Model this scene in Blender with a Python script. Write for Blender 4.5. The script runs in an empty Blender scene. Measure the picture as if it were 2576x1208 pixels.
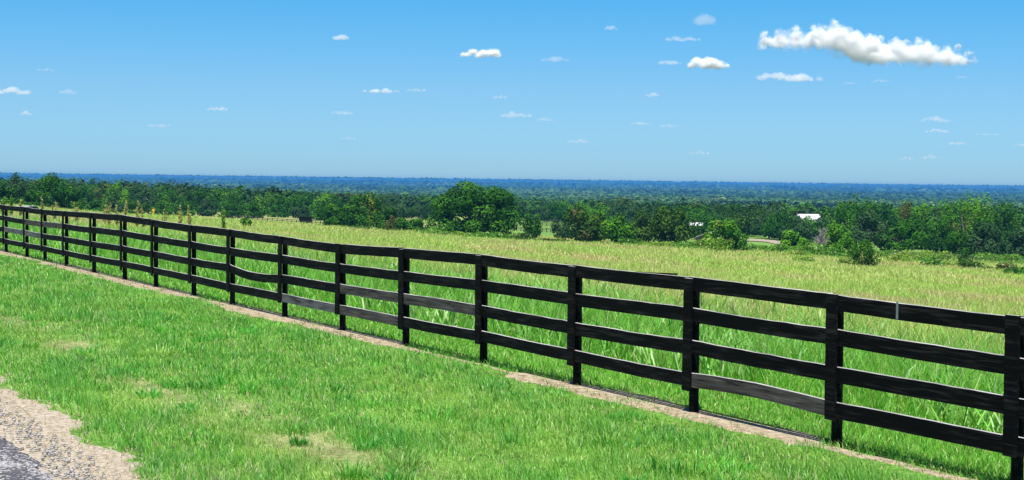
import bpy, math, random
import numpy as np
from mathutils import Matrix, Vector

rng = np.random.default_rng(7)
random.seed(7)
SC = bpy.context.scene
COL = SC.collection
PI = math.pi

# ------------------------------------------------------------------ camera
FPX, PW, PH = 3700.0, 2576.0, 1208.0
EYE = 2.4
PITCH = math.atan(150 / FPX)
ROLL = math.atan(32 / PW)


def ray(px, py):
    """direction of a photo pixel, scaled so that y (depth) is 1"""
    a = (px - PW / 2) / FPX
    b = -(py - PH / 2) / FPX
    c, s = math.cos(ROLL), math.sin(ROLL)
    x, y = a * c - b * s, a * s + b * c
    cp, sp = math.cos(PITCH), math.sin(PITCH)
    v = (x, cp + sp * y, -sp + cp * y)
    return v[0] / v[1], v[2] / v[1]


cam = bpy.data.objects.new('camera', bpy.data.cameras.new('camera'))
COL.objects.link(cam)
cam.matrix_world = Matrix.Translation((0, 0, EYE)) @ Matrix.Rotation(PI / 2 - PITCH, 4, 'X') @ Matrix.Rotation(ROLL, 4, 'Z')
cam.data.sensor_width = 36
cam.data.lens = 36 * FPX / PW
cam.data.clip_start = 0.1
cam.data.clip_end = 200000
SC.camera = cam

# ------------------------------------------------------------------ helpers


def hash2(ix, iy, seed):
    h = (ix.astype(np.int64) * 374761393 + iy.astype(np.int64) * 668265263 + seed * 1442695041) & 0xFFFFFFFF
    h = ((h ^ (h >> 13)) * 1274126177) & 0xFFFFFFFF
    h = (h ^ (h >> 16)) & 0xFFFFFF
    return h / float(0xFFFFFF)


def vnoise(x, y, seed=0):
    x = np.asarray(x, float); y = np.asarray(y, float)
    ix, iy = np.floor(x), np.floor(y)
    fx, fy = x - ix, y - iy
    fx = fx * fx * (3 - 2 * fx); fy = fy * fy * (3 - 2 * fy)
    a, b = hash2(ix, iy, seed), hash2(ix + 1, iy, seed)
    c, d = hash2(ix, iy + 1, seed), hash2(ix + 1, iy + 1, seed)
    return (a * (1 - fx) + b * fx) * (1 - fy) + (c * (1 - fx) + d * fx) * fy


def fbm(x, y, seed=0, o=4):
    t, a, n = 0, 1.0, 0
    for k in range(o):
        t = t + a * vnoise(np.asarray(x) * 2 ** k, np.asarray(y) * 2 ** k, seed + k * 17)
        n += a; a *= 0.5
    return t / n


def sstep(a, b, x):
    t = np.clip((x - a) / (b - a), 0, 1)
    return t * t * (3 - 2 * t)


def mesh_np(name, V, F, mat, parent=None, col=None, smooth=False, mats=None, midx=None):
    """V (n,3); F (m,k) faces of one size or a list of such arrays; one mesh object"""
    me = bpy.data.meshes.new(name)
    Fs = F if isinstance(F, list) else [F]
    V = np.asarray(V, np.float32)
    me.vertices.add(len(V)); me.vertices.foreach_set('co', V.ravel())
    loops = np.concatenate([f.ravel() for f in Fs]).astype(np.int32)
    sizes = np.concatenate([np.full(len(f), f.shape[1]) for f in Fs]).astype(np.int32)
    starts = np.concatenate([[0], np.cumsum(sizes)[:-1]]).astype(np.int32)
    me.loops.add(len(loops)); me.loops.foreach_set('vertex_index', loops)
    me.polygons.add(len(sizes)); me.polygons.foreach_set('loop_start', starts)
    if smooth:
        me.polygons.foreach_set('use_smooth', np.ones(len(sizes), bool))
    if midx is not None:
        me.polygons.foreach_set('material_index', np.asarray(midx, np.int32))
    me.update(calc_edges=True)
    if col is not None:
        at = me.attributes.new('col', 'FLOAT_COLOR', 'POINT')
        c = np.ones((len(V), 4), np.float32); c[:, :3] = col
        at.data.foreach_set('color', c.ravel())
    for m in (mats or [mat]):
        me.materials.append(m)
    o = bpy.data.objects.new(name, me); COL.objects.link(o)
    if parent is not None:
        o.parent = parent
    return o


class MB:
    """collects boxes, prisms and tubes into one mesh"""

    def __init__(self):
        self.v, self.f, self.m = [], [], []

    def box(self, x0, x1, y0, y1, z0, z1, m=0):
        b = len(self.v)
        self.v += [(x0, y0, z0), (x1, y0, z0), (x1, y1, z0), (x0, y1, z0), (x0, y0, z1), (x1, y0, z1), (x1, y1, z1), (x0, y1, z1)]
        for q in ((0, 3, 2, 1), (4, 5, 6, 7), (0, 1, 5, 4), (1, 2, 6, 5), (2, 3, 7, 6), (3, 0, 4, 7)):
            self.f.append([b + i for i in q]); self.m.append(m)

    def poly(self, pts, faces, m=0):
        b = len(self.v); self.v += [tuple(p) for p in pts]
        for q in faces:
            self.f.append([b + i for i in q]); self.m.append(m)

    def prism(self, pts, axis, a0, a1, m=0):
        """2-D outline extruded along axis 'x' or 'y'"""
        n = len(pts)
        P = [((a0, p[0], p[1]) if axis == 'x' else (p[0], a0, p[1])) for p in pts] + [((a1, p[0], p[1]) if axis == 'x' else (p[0], a1, p[1])) for p in pts]
        self.poly(P, [list(range(n))[::-1], list(range(n, 2 * n))] + [[i, (i + 1) % n, n + (i + 1) % n, n + i] for i in range(n)], m)

    def tube(self, pts, radii, n=7, m=0, jit=0.0, cap=True):
        b = len(self.v); pts = [Vector(p) for p in pts]
        for i, p in enumerate(pts):
            t = (pts[min(i + 1, len(pts) - 1)] - pts[max(i - 1, 0)]).normalized()
            e = t.cross(Vector((0.3, 1, 0.1))).normalized(); g = t.cross(e)
            for k in range(n):
                a = 2 * PI * k / n
                r = radii[i] * (1 + random.uniform(-jit, jit))
                self.v.append(tuple(p + e * (r * math.cos(a)) + g * (r * math.sin(a))))
        for i in range(len(pts) - 1):
            for k in range(n):
                self.f.append([b + i * n + k, b + i * n + (k + 1) % n, b + (i + 1) * n + (k + 1) % n, b + (i + 1) * n + k]); self.m.append(m)
        if cap:
            self.f.append([b + k for k in range(n)][::-1]); self.m.append(m)
            e = b + (len(pts) - 1) * n
            self.f.append([e + k for k in range(n)]); self.m.append(m)

    def build(self, name, mats, parent=None, smooth=False):
        me = bpy.data.meshes.new(name)
        me.from_pydata(self.v, [], self.f)
        mats = mats if isinstance(mats, list) else [mats]
        for m in mats:
            me.materials.append(m)
        me.polygons.foreach_set('material_index', np.array(self.m, np.int32))
        if smooth:
            me.polygons.foreach_set('use_smooth', np.ones(len(self.f), bool))
        me.update()
        o = bpy.data.objects.new(name, me); COL.objects.link(o)
        if parent is not None:
            o.parent = parent
        return o


def empty(name, loc, rz=0.0):
    o = bpy.data.objects.new(name, None); COL.objects.link(o)
    o.empty_display_size = 0.3
    o.location = loc; o.rotation_euler = (0, 0, rz)
    return o


def tag(o, label=None, cat=None, group=None, kind=None):
    if label: o['label'] = label
    if cat: o['category'] = cat
    if group: o['group'] = group
    if kind: o['kind'] = kind
    return o


# ------------------------------------------------------------------ materials
def new_mat(name):
    m = bpy.data.materials.new(name); m.use_nodes = True
    nt = m.node_tree; nt.nodes.clear()
    out = nt.nodes.new('ShaderNodeOutputMaterial')
    return m, nt, out


def N(nt, t, **kw):
    n = nt.nodes.new(t)
    for k, v in kw.items():
        if k in n.inputs:
            n.inputs[k].default_value = v
        else:
            setattr(n, k, v)
    return n


def ramp(nt, src, stops):
    r = nt.nodes.new('ShaderNodeValToRGB')
    while len(r.color_ramp.elements) < len(stops):
        r.color_ramp.elements.new(0.5)
    for e, (p, c) in zip(r.color_ramp.elements, stops):
        e.position = p; e.color = (*c, 1) if len(c) == 3 else c
    nt.links.new(src, r.inputs[0])
    return r.outputs[0]


def noise_tex(nt, scale, detail=4, vec=None, dist=0.0, rough=0.55):
    n = N(nt, 'ShaderNodeTexNoise', Scale=scale, Detail=detail, Distortion=dist, Roughness=rough)
    if vec is None:
        g = nt.nodes.new('ShaderNodeNewGeometry'); vec = g.outputs['Position']
    nt.links.new(vec, n.inputs['Vector'])
    return n.outputs['Fac']


def mix(nt, fac, a, b, mode='MIX'):
    m = nt.nodes.new('ShaderNodeMix'); m.data_type = 'RGBA'; m.blend_type = mode
    for s, v in ((m.inputs[0], fac), (m.inputs[6], a), (m.inputs[7], b)):
        if hasattr(v, 'links'):
            nt.links.new(v, s)
        elif isinstance(v, (int, float)):
            s.default_value = v
        else:
            s.default_value = (*v, 1)
    return m.outputs[2]


def leaf_mat(name, trans=0.35, rough=0.5, spec=0.25, tint=(1, 1, 1), attr=True, base=(0.1, 0.2, 0.03)):
    m, nt, out = new_mat(name)
    if attr:
        a = N(nt, 'ShaderNodeAttribute', attribute_name='col'); c = a.outputs['Color']
        if tint != (1, 1, 1):
            c = mix(nt, 1.0, c, tint, 'MULTIPLY')
    else:
        r = N(nt, 'ShaderNodeRGB'); r.outputs[0].default_value = (*base, 1); c = r.outputs[0]
    p = N(nt, 'ShaderNodeBsdfPrincipled', Roughness=rough)
    p.inputs['Specular IOR Level'].default_value = spec
    nt.links.new(c, p.inputs['Base Color'])
    t = nt.nodes.new('ShaderNodeBsdfTranslucent')
    c2 = mix(nt, 1.0, c, (1.0, 1.0, 0.6), 'MULTIPLY')
    nt.links.new(c2, t.inputs['Color'])
    s = N(nt, 'ShaderNodeMixShader', Fac=trans)
    nt.links.new(p.outputs[0], s.inputs[1]); nt.links.new(t.outputs[0], s.inputs[2])
    nt.links.new(s.outputs[0], out.inputs['Surface'])
    return m


def plain_mat(name, c1, c2, scale=4, rough=0.8, spec=0.3, stretch=None, bump=0.0, metal=0.0, obj=False, detail=5):
    m, nt, out = new_mat(name)
    vec = None
    if obj or stretch:
        tc = nt.nodes.new('ShaderNodeTexCoord'); vec = tc.outputs['Object']
        if stretch:
            mp = nt.nodes.new('ShaderNodeMapping'); mp.inputs['Scale'].default_value = stretch
            nt.links.new(vec, mp.inputs['Vector']); vec = mp.outputs[0]
    f = noise_tex(nt, scale, detail, vec)
    c = ramp(nt, f, [(0.3, c1), (0.7, c2)])
    p = N(nt, 'ShaderNodeBsdfPrincipled', Roughness=rough, Metallic=metal)
    p.inputs['Specular IOR Level'].default_value = spec
    nt.links.new(c, p.inputs['Base Color'])
    if bump:
        b = N(nt, 'ShaderNodeBump', Strength=bump, Distance=0.02)
        nt.links.new(f, b.inputs['Height']); nt.links.new(b.outputs[0], p.inputs['Normal'])
    nt.links.new(p.outputs[0], out.inputs['Surface'])
    return m


# ------------------------------------------------------------------ terrain
FA, FB = 10.774, -0.58493           # the fence runs along x = FA + FB*y
LN = math.hypot(1, FB)
NX, NY = 1 / LN, -FB / LN           # across the fence, away from the road
UX, UY = FB / LN, 1 / LN            # along the fence


def vcoord(x, y):
    return (x - FA) * NX + y * NY


def ucoord(x, y):
    return (x - FA) * UX + y * UY


G_V = [-60, 0, 8, 20, 57, 112, 140, 190, 260, 500, 9e9]
G_Z = [0.1, 0, .25, 1.2, 4.4, 7.4, 8.5, 10.3, 12.6, 18, 18]
Z_Y = [-100, 300, 450, 600, 1000, 2000, 4000, 8000, 14000, 19500, 21000, 9e9]
Z_Z = [-8.2, -8.6, -10.3, -12.6, -21, -28.6, -36, -42, -42, -15, -14, -14]


def ground(x, y):
    x = np.asarray(x, float); y = np.asarray(y, float)
    v = vcoord(x, y)
    # smooth g(v) by averaging
    g = sum(np.interp(v + k, G_V, G_Z) for k in (-6, -3, 0, 3, 6)) / 5
    g = np.where(v < 9, np.interp(v, [-60, 0, 4, 9], [0.1, 0, 0.05, np.interp(9, G_V, G_Z) + 0.1]), g)
    zf = -g
    s = 60 + y * 0.12
    zv = sum(np.interp(y + k * s, Z_Y, Z_Z) for k in (-1, -.5, 0, .5, 1)) / 5
    zv = zv - 0.024 * x * (1 - sstep(500, 1800, y)) * (1 - sstep(200, 500, np.abs(x)) * .5)
    far = sstep(900, 4000, y)
    zv = zv + far * 7 * (fbm(x / 900, y / 1500, 5, 3) - .5) + sstep(12000, 20000, y) * 8 * (fbm(x / 2600, y / 5000, 9, 3) - .5)
    w = sstep(255, 400, y)
    z = zf * (1 - w) + zv * w
    near = 1 - sstep(60, 200, y)
    z = z + (fbm(x / 3.1, y / 3.1, 21, 3) - .5) * 0.10 * near * np.clip(np.abs(v) / 1.5 - .2, 0, 1)
    z = z + (fbm(x / 40, y / 40, 3, 3) - .5) * 0.9 * sstep(20, 60, v) * (1 - sstep(300, 500, y))
    return z


def dirt_lim(u):
    """inner and outer edge (v) of the bare strip worn along the fence"""
    lo = -0.29 + 0.36 * (fbm(u / 1.7, u * 0 + 3, 31, 3) - .5) + 0.16 * (fbm(u / .25, u * 0, 32, 2) - .5)
    hi = 0.24 + 0.34 * (fbm(u / 1.9, u * 0 + 9, 41, 3) - .5) + 0.16 * (fbm(u / .25, u * 0 + 5, 42, 2) - .5)
    pinch = np.clip(np.exp(-((u - 22.5) / 1.1) ** 4) + .75 * sstep(.58, .72, fbm(u / 2.4, u * 0 + 4, 51, 2)), 0, 1)
    m = (lo + hi) / 2
    return lo + (m - lo) * pinch, hi + (m - hi) * pinch


def straw_lim(u):
    return -5.8 + 0.55 * (fbm(u / .9, u * 0 + 1, 61, 3) - .5) + .25 * (fbm(u / .2, u * 0, 62, 2) - .5)


def asphalt_lim(u):
    return -6.42 + 0.28 * (fbm(u / .8, u * 0 + 2, 71, 3) - .5) + .12 * (fbm(u / .15, u * 0, 72, 2) - .5)


def build_ground():
    ys = np.concatenate([np.arange(-30, 8, 2.0), np.arange(8, 62, .3), 62 * 1.022 ** np.arange(1, 282)])
    ys = ys[ys < 27000]
    s = np.linspace(-1, 1, 361)
    t = np.sign(s) * np.abs(s) ** 1.6 * 1.1
    Y, T = np.meshgrid(ys, t, indexing='ij')
    X = T * (np.maximum(Y, 0) + 45)
    Z = ground(X, Y)
    V = np.stack([X, Y, Z], -1).reshape(-1, 3)
    ny, nx = len(ys), len(t)
    i = np.arange(ny * nx).reshape(ny, nx)
    F = np.stack([i[:-1, :-1], i[:-1, 1:], i[1:, 1:], i[1:, :-1]], -1).reshape(-1, 4)
    x, y = V[:, 0], V[:, 1]; v = vcoord(x, y)
    # base colours of the different covers
    n1 = fbm(x / 9, y / 9, 80)[:, None]; n2 = fbm(x / 2.2, y / 2.2, 81)[:, None]
    verge = np.array([.10, .22, .035]) * (0.7 + .6 * n2)
    uu = ucoord(x, y)
    dry = np.exp(-((v + 4.15 + .35 * (fbm(uu / 3, uu * 0, 103, 2) - .5)) / .4) ** 2) * sstep(.3, .55, fbm(uu / 2.2, v / 1.0, 104, 3))
    verge = verge + (np.array([.36, .29, .18]) - verge) * dry[:, None] * .6
    field = np.array([.26, .28, .08]) * (0.7 + .5 * n1) + np.array([.07, .03, .01]) * n2
    nearf = np.array([.09, .20, .03]) * (0.7 + .6 * n2)
    fw = sstep(5, 22, v)[:, None]
    c = np.where(v[:, None] < 0, verge, nearf * (1 - fw) + field * fw)
    past = np.array([.13, .24, .045]) * (0.75 + .5 * n1)
    pw = sstep(262, 285, y)[:, None] * (y < 1e9)[:, None]
    lf = sstep(-5, -30, x)[:, None]
    past = past * (1 - lf) + np.array([.25, .28, .09]) * (.75 + .5 * n1) * lf
    c = c * (1 - pw) + past * pw
    wood = np.array([.028, .055, .014]) * (0.5 + 1.0 * fbm(x / 120, y / 160, 82)[:, None])
    ww = sstep(520, 640, y + 90 * (fbm(x / 60, y / 60, 83) - .5))[:, None]
    c = c * (1 - ww) + wood * ww
    # clearings on the far plain
    cl = (sstep(.66, .72, fbm(x / 260, y / 700, 84, 3)) * sstep(1200, 2500, y))[:, None]
    c = c * (1 - cl * .8) + np.array([.13, .17, .06]) * cl * .8
    return mesh_np('ground', V, F, M['ground'], col=c, smooth=True)


M = {}


def make_materials():
    # ground: vertex covers broken up by noise
    m, nt, out = new_mat('ground_cover')
    a = N(nt, 'ShaderNodeAttribute', attribute_name='col')
    f1 = noise_tex(nt, 1.3, 6); f2 = noise_tex(nt, 14, 5)
    c = mix(nt, 1.0, a.outputs['Color'], ramp(nt, f1, [(.3, (.6, .62, .6)), (.7, (1.35, 1.3, 1.3))]), 'MULTIPLY')
    c = mix(nt, 1.0, c, ramp(nt, f2, [(.3, (.55, .6, .5)), (.7, (1.4, 1.35, 1.4))]), 'MULTIPLY')
    p = N(nt, 'ShaderNodeBsdfPrincipled', Roughness=.95); p.inputs['Specular IOR Level'].default_value = .1
    nt.links.new(c, p.inputs['Base Color'])
    b = N(nt, 'ShaderNodeBump', Strength=.6, Distance=.05); nt.links.new(f2, b.inputs['Height']); nt.links.new(b.outputs[0], p.inputs['Normal'])
    nt.links.new(p.outputs[0], out.inputs['Surface']); M['ground'] = m

    M['dirt'] = plain_mat('sandy_dirt', (.17, .13, .08), (.42, .345, .24), 10, .95, .1, bump=.5)
    M['straw'] = plain_mat('dry_straw_soil', (.20, .165, .115), (.45, .39, .305), 22, .95, .1, bump=.6, detail=8)
    # worn asphalt with pale chips
    m, nt, out = new_mat('worn_asphalt')
    f1 = noise_tex(nt, 26, 6); f2 = noise_tex(nt, 3.2, 4); f3 = noise_tex(nt, 70, 3)
    dark = ramp(nt, f3, [(.3, (.03, .03, .034)), (.7, (.085, .08, .085))])
    chips = ramp(nt, f3, [(.3, (.20, .19, .19)), (.7, (.50, .48, .47))])
    k = N(nt, 'ShaderNodeMath', operation='MULTIPLY_ADD'); nt.links.new(f2, k.inputs[0]); k.inputs[1].default_value = .55; nt.links.new(f1, k.inputs[2])
    msk = ramp(nt, k.outputs[0], [(.78, (0, 0, 0)), (.84, (1, 1, 1))])
    c = mix(nt, msk, dark, chips)
    p = N(nt, 'ShaderNodeBsdfPrincipled', Roughness=.9); nt.links.new(c, p.inputs['Base Color'])
    b = N(nt, 'ShaderNodeBump', Strength=.8, Distance=.02); nt.links.new(f3, b.inputs['Height']); nt.links.new(b.outputs[0], p.inputs['Normal'])
    nt.links.new(p.outputs[0], out.inputs['Surface']); M['asphalt'] = m
    M['stone'] = plain_mat('pale_gravel', (.2, .195, .19), (.42, .40, .385), 30, .9, .2)

    # black weathered fence paint; grain along local x
    def wood(name, dark, light, thr, spec=.35):
        m, nt, out = new_mat(name)
        tc = nt.nodes.new('ShaderNodeTexCoord'); info = nt.nodes.new('ShaderNodeObjectInfo')
        ad = N(nt, 'ShaderNodeVectorMath', operation='ADD'); nt.links.new(tc.outputs['Object'], ad.inputs[0])
        sc_ = N(nt, 'ShaderNodeVectorMath', operation='SCALE'); sc_.inputs['Scale'].default_value = 17.0
        cb = nt.nodes.new('ShaderNodeCombineXYZ')
        for i in range(3): nt.links.new(info.outputs['Random'], cb.inputs[i])
        nt.links.new(cb.outputs[0], sc_.inputs[0]); nt.links.new(sc_.outputs[0], ad.inputs[1])
        mp = nt.nodes.new('ShaderNodeMapping'); mp.inputs['Scale'].default_value = (2.2, 40, 40); nt.links.new(ad.outputs[0], mp.inputs[0])
        g = noise_tex(nt, 1.0, 6, mp.outputs[0], .6)
        mp2 = nt.nodes.new('ShaderNodeMapping'); mp2.inputs['Scale'].default_value = (2.0, 6, 6); nt.links.new(ad.outputs[0], mp2.inputs[0])
        w = noise_tex(nt, 1.0, 5, mp2.outputs[0], .3)
        k = N(nt, 'ShaderNodeMath', operation='MULTIPLY_ADD'); nt.links.new(w, k.inputs[0]); k.inputs[1].default_value = .6; nt.links.new(g, k.inputs[2])
        msk = ramp(nt, k.outputs[0], [(thr - .06, (0, 0, 0)), (thr + .4, (1, 1, 1))])
        c = mix(nt, msk, dark, light)
        p = N(nt, 'ShaderNodeBsdfPrincipled', Roughness=.72); p.inputs['Specular IOR Level'].default_value = spec
        nt.links.new(c, p.inputs['Base Color'])
        b = N(nt, 'ShaderNodeBump', Strength=.5, Distance=.006); nt.links.new(g, b.inputs['Height']); nt.links.new(b.outputs[0], p.inputs['Normal'])
        nt.links.new(p.outputs[0], out.inputs['Surface']); return m
    M['black_wood'] = wood('black_painted_wood', (.0035, .003, .0034), (.024, .021, .02), .86, .08)
    M['worn_wood'] = wood('worn_black_wood', (.006, .0055, .006), (.13, .108, .10), .6, .1)
    M['grey_wood'] = wood('bare_grey_wood', (.02, .019, .02), (.17, .16, .165), .6, .15)
    M['edge_wood'] = wood('weathered_sunlit_top_edge', (.16, .15, .15), (.5, .47, .45), .62, .2)  # weathered top edges, with the sun's bright rim put into the colour
    M['bark'] = plain_mat('bark', (.045, .036, .028), (.14, .115, .09), 6, .95, .1, bump=.6)
    M['deadwood'] = plain_mat('dead_branches', (.22, .2, .18), (.42, .38, .34), 6, .9, .1)
    M['grass'] = leaf_mat('grass_blades', .38, .42, .35)
    M['leaf'] = leaf_mat('tree_leaves', .2, .7, .04)
    M['weed'] = leaf_mat('weed_leaves', .4, .4, .35)
    M['black_metal'] = plain_mat('black_metal', (.008, .008, .009), (.02, .02, .022), 2, .6)
    M['grey_roof'] = plain_mat('grey_shingle_roof', (.28, .27, .27), (.42, .4, .4), 3, .8)
    M['barn_wall'] = plain_mat('grey_barn_wall', (.10, .105, .11), (.17, .17, .175), 2, .85, stretch=(8, 8, .5))
    M['white_metal'] = plain_mat('white_metal_roof', (.5, .5, .52), (.6, .6, .61), 1.5, .6)
    M['cream'] = plain_mat('cream_wall', (.26, .25, .2), (.34, .32, .26), 2, .8)
    M['dark_glass'] = plain_mat('dark_glass', (.01, .012, .015), (.03, .035, .04), 1, .1, .5)
    M['yellow'] = plain_mat('yellow_sign_paint', (.75, .38, .02), (.85, .46, .03), 3, .45)
    M['steel'] = plain_mat('galvanised_steel', (.25, .26, .27), (.4, .41, .42), 5, .45, metal=.6)
    M['car_paint'] = plain_mat('pale_grey_car_paint', (.5, .51, .53), (.56, .57, .59), 1, .25, .5)
    M['rubber'] = plain_mat('tyre_rubber', (.012, .012, .012), (.03, .03, .03), 8, .9)
    M['path'] = plain_mat('pale_gravel_path', (.22, .18, .13), (.34, .28, .22), 1.5, .95)
    M['roof_red'] = plain_mat('brown_roof', (.16, .11, .09), (.22, .16, .13), 3, .9)


make_materials()
gr = build_ground(); tag(gr, kind='structure')


def strip(name, us, lo, hi, mat, lift, nv=9):
    V, idx = [], []
    for a, l, h in zip(us, lo, hi):
        for k in range(nv):
            v = l + (h - l) * k / (nv - 1)
            V.append((FA + a * UX + v * NX, a * UY + v * NY))
    V = np.array(V); z = ground(V[:, 0], V[:, 1]) + lift
    e_ = np.tile(np.arange(nv), len(us)); z = z - np.where((e_ == 0) | (e_ == nv - 1), lift + .03, 0)
    V = np.c_[V, z]
    i = np.arange(len(V)).reshape(len(us), nv)
    F = np.stack([i[:-1, :-1], i[1:, :-1], i[1:, 1:], i[:-1, 1:]], -1).reshape(-1, 4)[:, ::-1]
    return tag(mesh_np(name, V, F, mat, smooth=True), kind='structure')


US = np.arange(-2, 75, .06)
lo, hi = dirt_lim(US)
strip('dirt_track', US, lo - .02, hi + .02, M['dirt'], .012)
US2 = np.arange(-4, 60, .05)
strip('dry_verge', US2, asphalt_lim(US2) - .3, straw_lim(US2), M['straw'], .012)
strip('road', US2, US2 * 0 - 14, asphalt_lim(US2), M['asphalt'], .03, 40)


# ------------------------------------------------------------------ grass
def blades(base, head, length, lean, width, col, curl=0.5):
    """one bent blade each: 5 vertices, three triangles"""
    n = len(base)
    d = np.stack([np.cos(head), np.sin(head), np.zeros(n)], -1)
    tw = rng.uniform(0, 2 * PI, n)
    side = np.stack([np.cos(tw), np.sin(tw), np.zeros(n)], -1) * (width / 2)[:, None]
    up = np.zeros((n, 3)); up[:, 2] = 1
    sl, cl_ = np.sin(lean)[:, None], np.cos(lean)[:, None]
    mid = base + (d * sl * .45 + up * cl_ * .6) * length[:, None]
    l2 = np.minimum(lean * (1 + curl) + .3 * curl, 2.2)
    tip = mid + (d * np.sin(l2)[:, None] + up * np.cos(l2)[:, None]) * (length * .5)[:, None]
    V = np.stack([base - side, base + side, mid + side * .8, mid - side * .8, tip], 1).reshape(-1, 3)
    k = (np.arange(n) * 5)[:, None, None]
    F = (k + np.array([[0, 1, 2], [0, 2, 3], [3, 2, 4]])).reshape(-1, 3)
    C = np.repeat(col, 5, axis=0)
    return V, F, C


def scatter(n, r0, r1, tmax=0.47, power=1.0):
    """points over the ground seen from the road side, thinning out with distance"""
    # density per area falls with r^-(1+power)
    q = rng.uniform(0, 1, n)
    if power == 1.0:
        r = r0 * (r1 / r0) ** q
    else:
        e = 1 - power
        r = (r0 ** e + q * (r1 ** e - r0 ** e)) ** (1 / e)
    t = rng.uniform(-tmax, tmax, n)
    y = r; x = t * (r + 2.0)
    return x, y, r


def pal(n, cols, probs):
    cols = np.array(cols); i = rng.choice(len(cols), n, p=np.array(probs) / np.sum(probs))
    c = cols[i] * rng.uniform(.75, 1.25, (n, 1))
    return c * rng.uniform(.93, 1.07, (n, 3))


parts = []
# mown verge between road and fence
x, y, r = scatter(620000, 9.5, 62, .47)
v, u = vcoord(x, y), ucoord(x, y)
dl, dh = dirt_lim(u)
keep = ((v < dl + .03 + rng.normal(0, .09, len(x)) + .2 * (fbm(u / .22, v / .16, 107, 2) - .5)) | ((v < dh) & (fbm(u / .3, v / .2, 108, 2) > .62))) & (v > straw_lim(u) + rng.normal(0, .07, len(x)))
x, y, r, v, u = (q[keep] for q in (x, y, r, v, u))
n = len(x)
dlk = dirt_lim(u)[0]
clump = sstep(.3, .7, fbm(u / .42, v / .3, 101, 2)) * .6 + .4 * fbm(u / 1.4, v / .7, 106, 2); patch = fbm(u / 3.5, v / .9, 102, 3)
track = np.exp(-((v + 4.15 + .35 * (fbm(u / 3, u * 0, 103, 2) - .5)) / .33) ** 2) * sstep(.3, .55, fbm(u / 2.2, v / 1.0, 104, 3))
tall = sstep(.60, .75, fbm(u / 1.6, v / .8, 105, 3)) * (1 - sstep(-1.2, -.7, v) * .5)
col = pal(n, [(.19, .46, .05), (.26, .55, .07), (.10, .32, .04), (.40, .58, .16), (.54, .46, .26), (.05, .18, .03)], [.28, .26, .18, .15, .08, .08])
col = np.where(rng.uniform(0, 1, (n, 1)) < np.minimum(track * .85 + .16 * sstep(.5, .7, fbm(u / .8, v / .35, 118, 3)), .85)[:, None], pal(n, [(.56, .46, .27), (.42, .42, .17), (.6, .52, .36)], [.5, .3, .2]), col)
yel = sstep(.5, .66, patch)[:, None]
col = col * (1 - yel * .45) + np.array([.38, .56, .10]) * yel * .45
dk = sstep(.4, .8, clump)[:, None] * .42 + tall[:, None] * .25
col = col * (1 - dk) + np.array([.07, .36, .045]) * dk
L = (.5 + .5 * sstep(-.05, .7, dlk - v)) * rng.uniform(.04, .105, n) * (.5 + 1.2 * clump + 1.0 * tall) * (1 - .6 * track) * (1 + (r - 10) / 120)
base = np.stack([x, y, ground(x, y) - .01], -1)
wid = rng.uniform(.0045, .008, n) * (r / 12) ** .9
parts.append(blades(base, rng.uniform(0, 2 * PI, n) * .75 + .6, L, rng.uniform(.15, 1.05, n), wid, col))
# dead blades, clippings and a few green shoots on the bare strip
x, y, r = scatter(170000, 10, 60, .47)
v, u = vcoord(x, y), ucoord(x, y)
a_, b_ = dirt_lim(u)
patch_ = fbm(u / .35, v / .16, 131, 3)
keep = (v > a_ - .05) & (v < b_ + .05) & (patch_ > .47)
x, y, r, p_ = x[keep], y[keep], r[keep], patch_[keep]; n = len(x)
col = pal(n, [(.34, .26, .15), (.24, .18, .11), (.46, .38, .25), (.20, .40, .06)], [.35, .25, .15, .25])
parts.append(blades(np.stack([x, y, ground(x, y) + .012], -1), rng.uniform(0, 2 * PI, n), rng.uniform(.02, .06, n) * (.6 + 1.2 * sstep(.5, .65, p_)), rng.uniform(.5, 1.4, n), rng.uniform(.004, .008, n) * (r / 12), col))
# coarse tussocks
nt_ = 260
tu, tv = rng.uniform(-1, 42, nt_), rng.uniform(-5.2, -.75, nt_)
tx_, ty_ = FA + tu * UX + tv * NX, tu * UY + tv * NY
nb = 90
rad_ = np.repeat(rng.uniform(.08, .26, nt_), nb) * rng.uniform(0, 1, nt_ * nb) ** .6; ang = rng.uniform(0, 2 * PI, nt_ * nb)
x, y = np.repeat(tx_, nb) + rad_ * np.cos(ang), np.repeat(ty_, nb) + rad_ * np.sin(ang)
tone = np.repeat(pal(nt_, [(.09, .38, .05), (.14, .46, .05), (.30, .56, .11)], [.4, .4, .2]), nb, axis=0)
sz = np.repeat(rng.uniform(.07, .2, nt_), nb)
parts.append(blades(np.stack([x, y, ground(x, y) - .01], -1), ang + rng.normal(0, .5, len(x)), sz * rng.uniform(.6, 1.2, len(x)), rng.uniform(.15, .9, len(x)), rng.uniform(.007, .013, len(x)), tone * rng.uniform(.8, 1.15, (len(x), 1)), .9))
# straw lying over the edge of the road
x, y, r = scatter(120000, 9.5, 45, .47)
v, u = vcoord(x, y), ucoord(x, y)
keep = (v > asphalt_lim(u) - .02 + rng.normal(0, .05, len(x))) & (v < straw_lim(u) + rng.normal(.05, .1, len(x)))
x, y, r = x[keep], y[keep], r[keep]; n = len(x)
col = pal(n, [(.50, .42, .30), (.40, .31, .20), (.56, .50, .40), (.34, .40, .14)], [.45, .25, .22, .08])
parts.append(blades(np.stack([x, y, ground(x, y) + .01], -1), rng.uniform(0, 2 * PI, n), rng.uniform(.04, .1, n), rng.uniform(.8, 1.45, n), rng.uniform(.005, .009, n) * (r / 12), col))


def join(parts):
    V, F, C, b = [], [], [], 0
    for v_, f_, c_ in parts:
        V.append(v_); F.append(f_ + b); C.append(c_); b += len(v_)
    return np.concatenate(V), np.concatenate(F), np.concatenate(C)


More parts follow.
